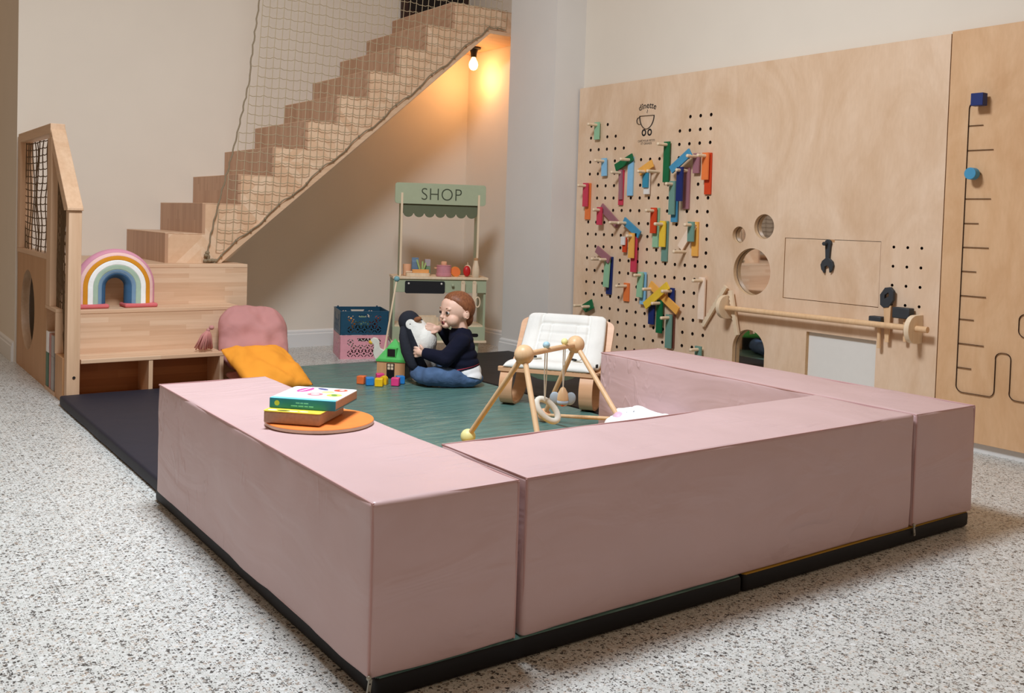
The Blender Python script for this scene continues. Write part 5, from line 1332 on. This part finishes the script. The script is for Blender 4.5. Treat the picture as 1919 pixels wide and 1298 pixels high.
for s in (-1, 1):
    e = pk_('eye', lambda b: b.ball(hp(0.0905, 0.036*s, -0.013), (0.0115, 0.0155, 0.0110), 'eye_white', HM), smooth=180)
    quick('iris', e, lambda b: b.ball(hp(0.0975, 0.036*s+0.0015, -0.0125), (0.0060, 0.0128, 0.0108), 'iris', HM), True, smooth=180, label='dark iris')
    pk_('eyelid', lambda b: b.tube([hp(0.0985-0.004*abs(i)**2/4, 0.036*s+0.0045*i, -0.0025-0.0016*i*i*0.45) for i in (-3.2, -2, -1, 0, 1, 2, 3.2)], 0.0026, 'skin', 6), smooth=180)
    pk_('eyebrow', lambda b: b.tube([hp(0.0995-0.0016*i*i, 0.036*s+0.006*i, 0.0150-0.0005*i*i+0.0012*i*s) for i in (-2.4, -1.2, 0, 1.2, 2.4)], [0.0018, 0.0028, 0.003, 0.0028, 0.0016], 'auburn_hair', 6, False, 0.6), smooth=180, label='faint auburn eyebrow')
    pk_('ear_fold', lambda b: b.tube([hp(-0.012+0.0145*math.cos(R(a)), (0.0965)*s+0.002*s*math.cos(R(a)), -0.026+0.0225*math.sin(R(a))) for a in range(60, 331, 27)], 0.0042, 'skin', 8), smooth=180)
pk_('mouth', lambda b: b.ball(hp(0.100, 0, -0.0775), (0.0080, 0.0125, 0.0112), 'mouth_dark', HM), smooth=180, label='open dark mouth')
pk_('lips', lambda b: b.tube([hp(0.1040-0.10*0.0155*abs(math.cos(R(a)))-0.004*(math.sin(R(a)) < 0)*abs(math.sin(R(a))), 0.0145*math.cos(R(a)), -0.0770+0.0115*math.sin(R(a))) for a in range(0, 360, 20)], 0.0027, 'lip', 8, True), smooth=180, label='pink lips')
def hair(b):
    n, k = 64, 40
    cen = hp(-0.006, 0, 0.010); rad = Vector((0.1155, 0.0985, 0.1065))
    def P(i, j):
        th = 2*PI*i/n; ph = PI*j/(k-1)*0.94
        d = Vector((math.sin(ph)*math.cos(th), math.sin(ph)*math.sin(th), math.cos(ph)))
        return d
    keep = {}
    for i in range(n):
        for j in range(k):
            d = P(i, j); f_, s_, u_ = d.x, d.y, d.z
            # hairline: high on the forehead, over the ears, down to the nape
            line = -0.95 if f_ < -0.30 else (-0.95+(f_+0.30)/0.20*0.60 if f_ < -0.10 else (-0.35+(f_+0.10)/0.35*0.47 if f_ < 0.25 else 0.12+(f_-0.25)/0.75*0.66))
            line += 0.05*noise.noise(Vector((th_ := math.atan2(s_, f_), 0.3, 2)).xyz*3)
            t_ = u_-line
            th_k = max(-0.12, min(1.0, t_*2.4))
            r_ = 1.0+0.012*noise.noise(d*7)+0.010*noise.noise(Vector((d.x*26, d.y*26, d.z*5)))
            sc = r_*(0.905+0.095*max(0, th_k)**0.6) if th_k > 0 else 0.86
            keep[i, j] = cen + HM @ Vector((d.x*rad.x*sc, d.y*rad.y*sc, d.z*rad.z*sc))
    V = {kk: b.bm.verts.new(v) for kk, v in keep.items()}
    fs = []
    for i in range(n):
        for j in range(k-1): fs.append(b.bm.faces.new((V[i, j], V[(i+1) % n, j], V[(i+1) % n, j+1], V[i, j+1])))
    b.ball(hp(-0.062, 0, -0.052), (0.044, 0.068, 0.062), 'auburn_hair', HM)
    b._tag(fs, 'auburn_hair'); bmesh.ops.remove_doubles(b.bm, verts=b.bm.verts[:], dist=0.0003)
pk_('hair', hair, smooth=180, label='short reddish brown hair')
# clothes
def cut_below(nb, co, no, keep_above=True):
    r = bmesh.ops.bisect_plane(nb.bm, geom=nb.bm.verts[:]+nb.bm.edges[:]+nb.bm.faces[:], plane_co=co, plane_no=no, clear_inner=keep_above, clear_outer=not keep_above)
b = MB()
limb(b, [((-0.045, 0, 0.335), 0.058), ((-0.038, 0, 0.300), 0.076)])
for z, cx, rx_, ry_ in ((0.285, -0.034, 0.078, 0.098), (0.24, -0.030, 0.086, 0.104), (0.19, -0.024, 0.094, 0.108), (0.14, -0.018, 0.102, 0.112), (0.10, -0.014, 0.106, 0.116)):
    b.ball((cx, 0, z), (rx_, ry_, 0.06), 'sweater_navy', None, 28, 18)
limb(b, [((-0.030, -0.085, 0.282), 0.056), ((-0.118, -0.122, 0.178), 0.050), ((-0.246, -0.085, 0.203), 0.035)], 'sweater_navy')
limb(b, [((-0.030, 0.085, 0.285), 0.056), ((-0.105, 0.122, 0.265), 0.048), ((-0.158, 0.067, 0.332), 0.034)], 'sweater_navy')
nb = remesh(b, 0.006, 3); nb.mats = ['sweater_navy', 'rib_red']
for v in nb.bm.verts:
    v.co += v.co.normalized()*(0.0035*noise.noise(v.co*22)+0.004*noise.noise(Vector((v.co.x*10, v.co.y*10, v.co.z*38))))
hco, hno = Vector((-0.02, 0, 0.106)), Vector((-0.23, 0.0, 1)).normalized()
cut_below(nb, hco, hno)
cut_below(nb, Vector((-0.045, 0, 0.366)), Vector((0.25, 0.1, 1)).normalized(), False)
cut_below(nb, Vector((-0.262, -0.083, 0.205)), Vector((-1, 0.25, 0.1)).normalized(), False)
for lo_, hi_ in ((0.008, 0.0125), (0.017, 0.0205)):
    for d in (lo_, hi_): bmesh.ops.bisect_plane(nb.bm, geom=nb.bm.verts[:]+nb.bm.edges[:]+nb.bm.faces[:], plane_co=hco+hno*d, plane_no=hno)
for f_ in nb.bm.faces:
    d = (f_.calc_center_median()-hco).dot(hno)
    if (0.008 < d < 0.0125) and f_.calc_center_median().x > -0.2: f_.material_index = 1
sw = nb.build('sweater', person, True, smooth=180, label='navy sweater with a thin red hem stripe')
md = sw.modifiers.new('thick', 'SOLIDIFY'); md.thickness = 0.005; md.offset = -1
b = MB(); b.ball((-0.006, 0, 0.085), (0.105, 0.112, 0.085), 'white_cotton', None, 28, 20); b.ball((0.03, -0.02, 0.06), (0.075, 0.095, 0.055), 'white_cotton', None, 28, 20)
nb = remesh(b, 0.006, 3); nb.mats = ['white_cotton']
for v in nb.bm.verts: v.co += v.co.normalized()*0.004*noise.noise(Vector((v.co.x*14, v.co.y*40, v.co.z*8)))
cut_below(nb, Vector((0.02, 0, 0.040)), Vector((0.10, 0.28, 1)).normalized())
nb.build('undershirt', person, True, smooth=180, label='white undershirt showing below the sweater')
b = MB()
b.ball((0.008, 0, 0.044), (0.104, 0.118, 0.046), 'denim', None, 28, 18)
limb(b, [((0.03, -0.06, 0.050), 0.050), ((-0.06, -0.085, 0.056), 0.057), ((-0.14, -0.095, 0.068), 0.064), ((-0.215, -0.090, 0.062), 0.058)], 'denim'); limb(b, [((-0.215, -0.09, 0.056), 0.052), ((-0.270, -0.050, 0.062), 0.052), ((-0.300, -0.02, 0.072), 0.047)], 'denim')
limb(b, [((0.0, 0.07, 0.050), 0.050), ((-0.20, 0.185, 0.060), 0.057), ((-0.30, 0.162, 0.05), 0.043)], 'denim')
nb = remesh(b, 0.006, 3); nb.mats = ['denim']
for v in nb.bm.verts:
    v.co += Vector((0, -0.3, 0.5)).normalized()*0.006*noise.noise(Vector((v.co.x*30, v.co.y*14, v.co.z*26)))
    if v.co.z < 0.002: v.co.z = 0.002
nb.build('jeans', person, True, smooth=180, label='faded blue jeans')
for p0, p1, nm in (((-0.308, -0.01, 0.06), (-0.332, 0.034, 0.085), 'near'), ((-0.312, 0.155, 0.05), (-0.348, 0.192, 0.085), 'far')):
    b = MB(); limb(b, [(p0, 0.033), (Vector(p0).lerp(Vector(p1), 0.6), 0.031), (p1, 0.027)], 'sock_navy'); nb = remesh(b, 0.006, 2); nb.mats = ['sock_navy']
    nb.build('sock', person, True, smooth=180, label='dark navy sock')

# plush penguin
PG0 = Vector(kid)
pgo = bpy.data.objects.new('plush_penguin', None); COL.objects.link(pgo); pgo.empty_display_size = 0.05
pgo.matrix_world = KM; bpy.context.view_layer.update()
tag(pgo, 'black and white plush penguin leaning against the baby', 'plush toy')
AX = [Vector((-0.262, 0.055, 0.075)), Vector((-0.285, 0.055, 0.19)), Vector((-0.312, 0.052, 0.30)), Vector((-0.366, 0.045, 0.384))]
RAD = [0.070, 0.096, 0.090, 0.069]
b = MB(); limb(b, list(zip(AX, RAD)), 'plush_black', 6); b.ball((-0.262, 0.04, 0.265), (0.075, 0.085, 0.10), 'plush_black')
nb = remesh(b, 0.0055, 5); nb.mats = ['plush_black', 'plush_white']
def pen_white(p):
    """positive inside the white chest and face patch"""
    left = p.x-(-0.378+(0.385-p.z)*0.47)
    cap = 0.394-p.z
    lobe = 0.030-(Vector((p.x, 0, p.z))-Vector((-0.350, 0, 0.374))).length
    return max(min(left-0.012, cap), lobe)
for f_ in nb.bm.faces: f_.material_index = 1 if pen_white(f_.calc_center_median()) > 0 else 0
for it in range(2):
    for v in nb.bm.verts:
        if len({f_.material_index for f_ in v.link_faces}) == 2:
            e_ = 0.0005; d0 = pen_white(v.co); gx = (pen_white(v.co+Vector((e_, 0, 0)))-d0)/e_; gz = (pen_white(v.co+Vector((0, 0, e_)))-d0)/e_; g2 = gx*gx+gz*gz
            if g2 > 1e-3: v.co -= Vector((gx, 0, gz))*max(-0.003, min(0.003, d0/g2))
pq = lambda nm, fn, **kw: quick(nm, pgo, fn, True, **kw)
nb.build('plush_body', pgo, True, smooth=180)
pq('flipper', lambda b: b.tube([(-0.398, 0.0, 0.355), (-0.390, -0.020, 0.29), (-0.368, -0.035, 0.21), (-0.335, -0.040, 0.13), (-0.298, -0.036, 0.075)], [0.018, 0.030, 0.036, 0.032, 0.016], 'plush_black', 12), smooth=180)
pq('beak', lambda b: (b.ball((-0.311, -0.004, 0.402), (0.030, 0.018, 0.017), 'beak_brown', Matrix.Rotation(R(-25), 3, 'Y') @ Matrix.Rotation(R(-18), 3, 'Z'))), smooth=180, label='brown beak')
pq('eye', lambda b: b.ball((-0.352, -0.0215, 0.374), 0.0045, 'iris'), smooth=180, label='small black eye')
pq('foot', lambda b: b.ball((-0.235, -0.01, 0.045), (0.04, 0.035, 0.022), 'plush_black', Matrix.Rotation(R(20), 3, 'Y')), smooth=180)
pq('foot', lambda b: b.ball((-0.225, 0.08, 0.045), (0.04, 0.035, 0.022), 'plush_black', Matrix.Rotation(R(20), 3, 'Y')), smooth=180)
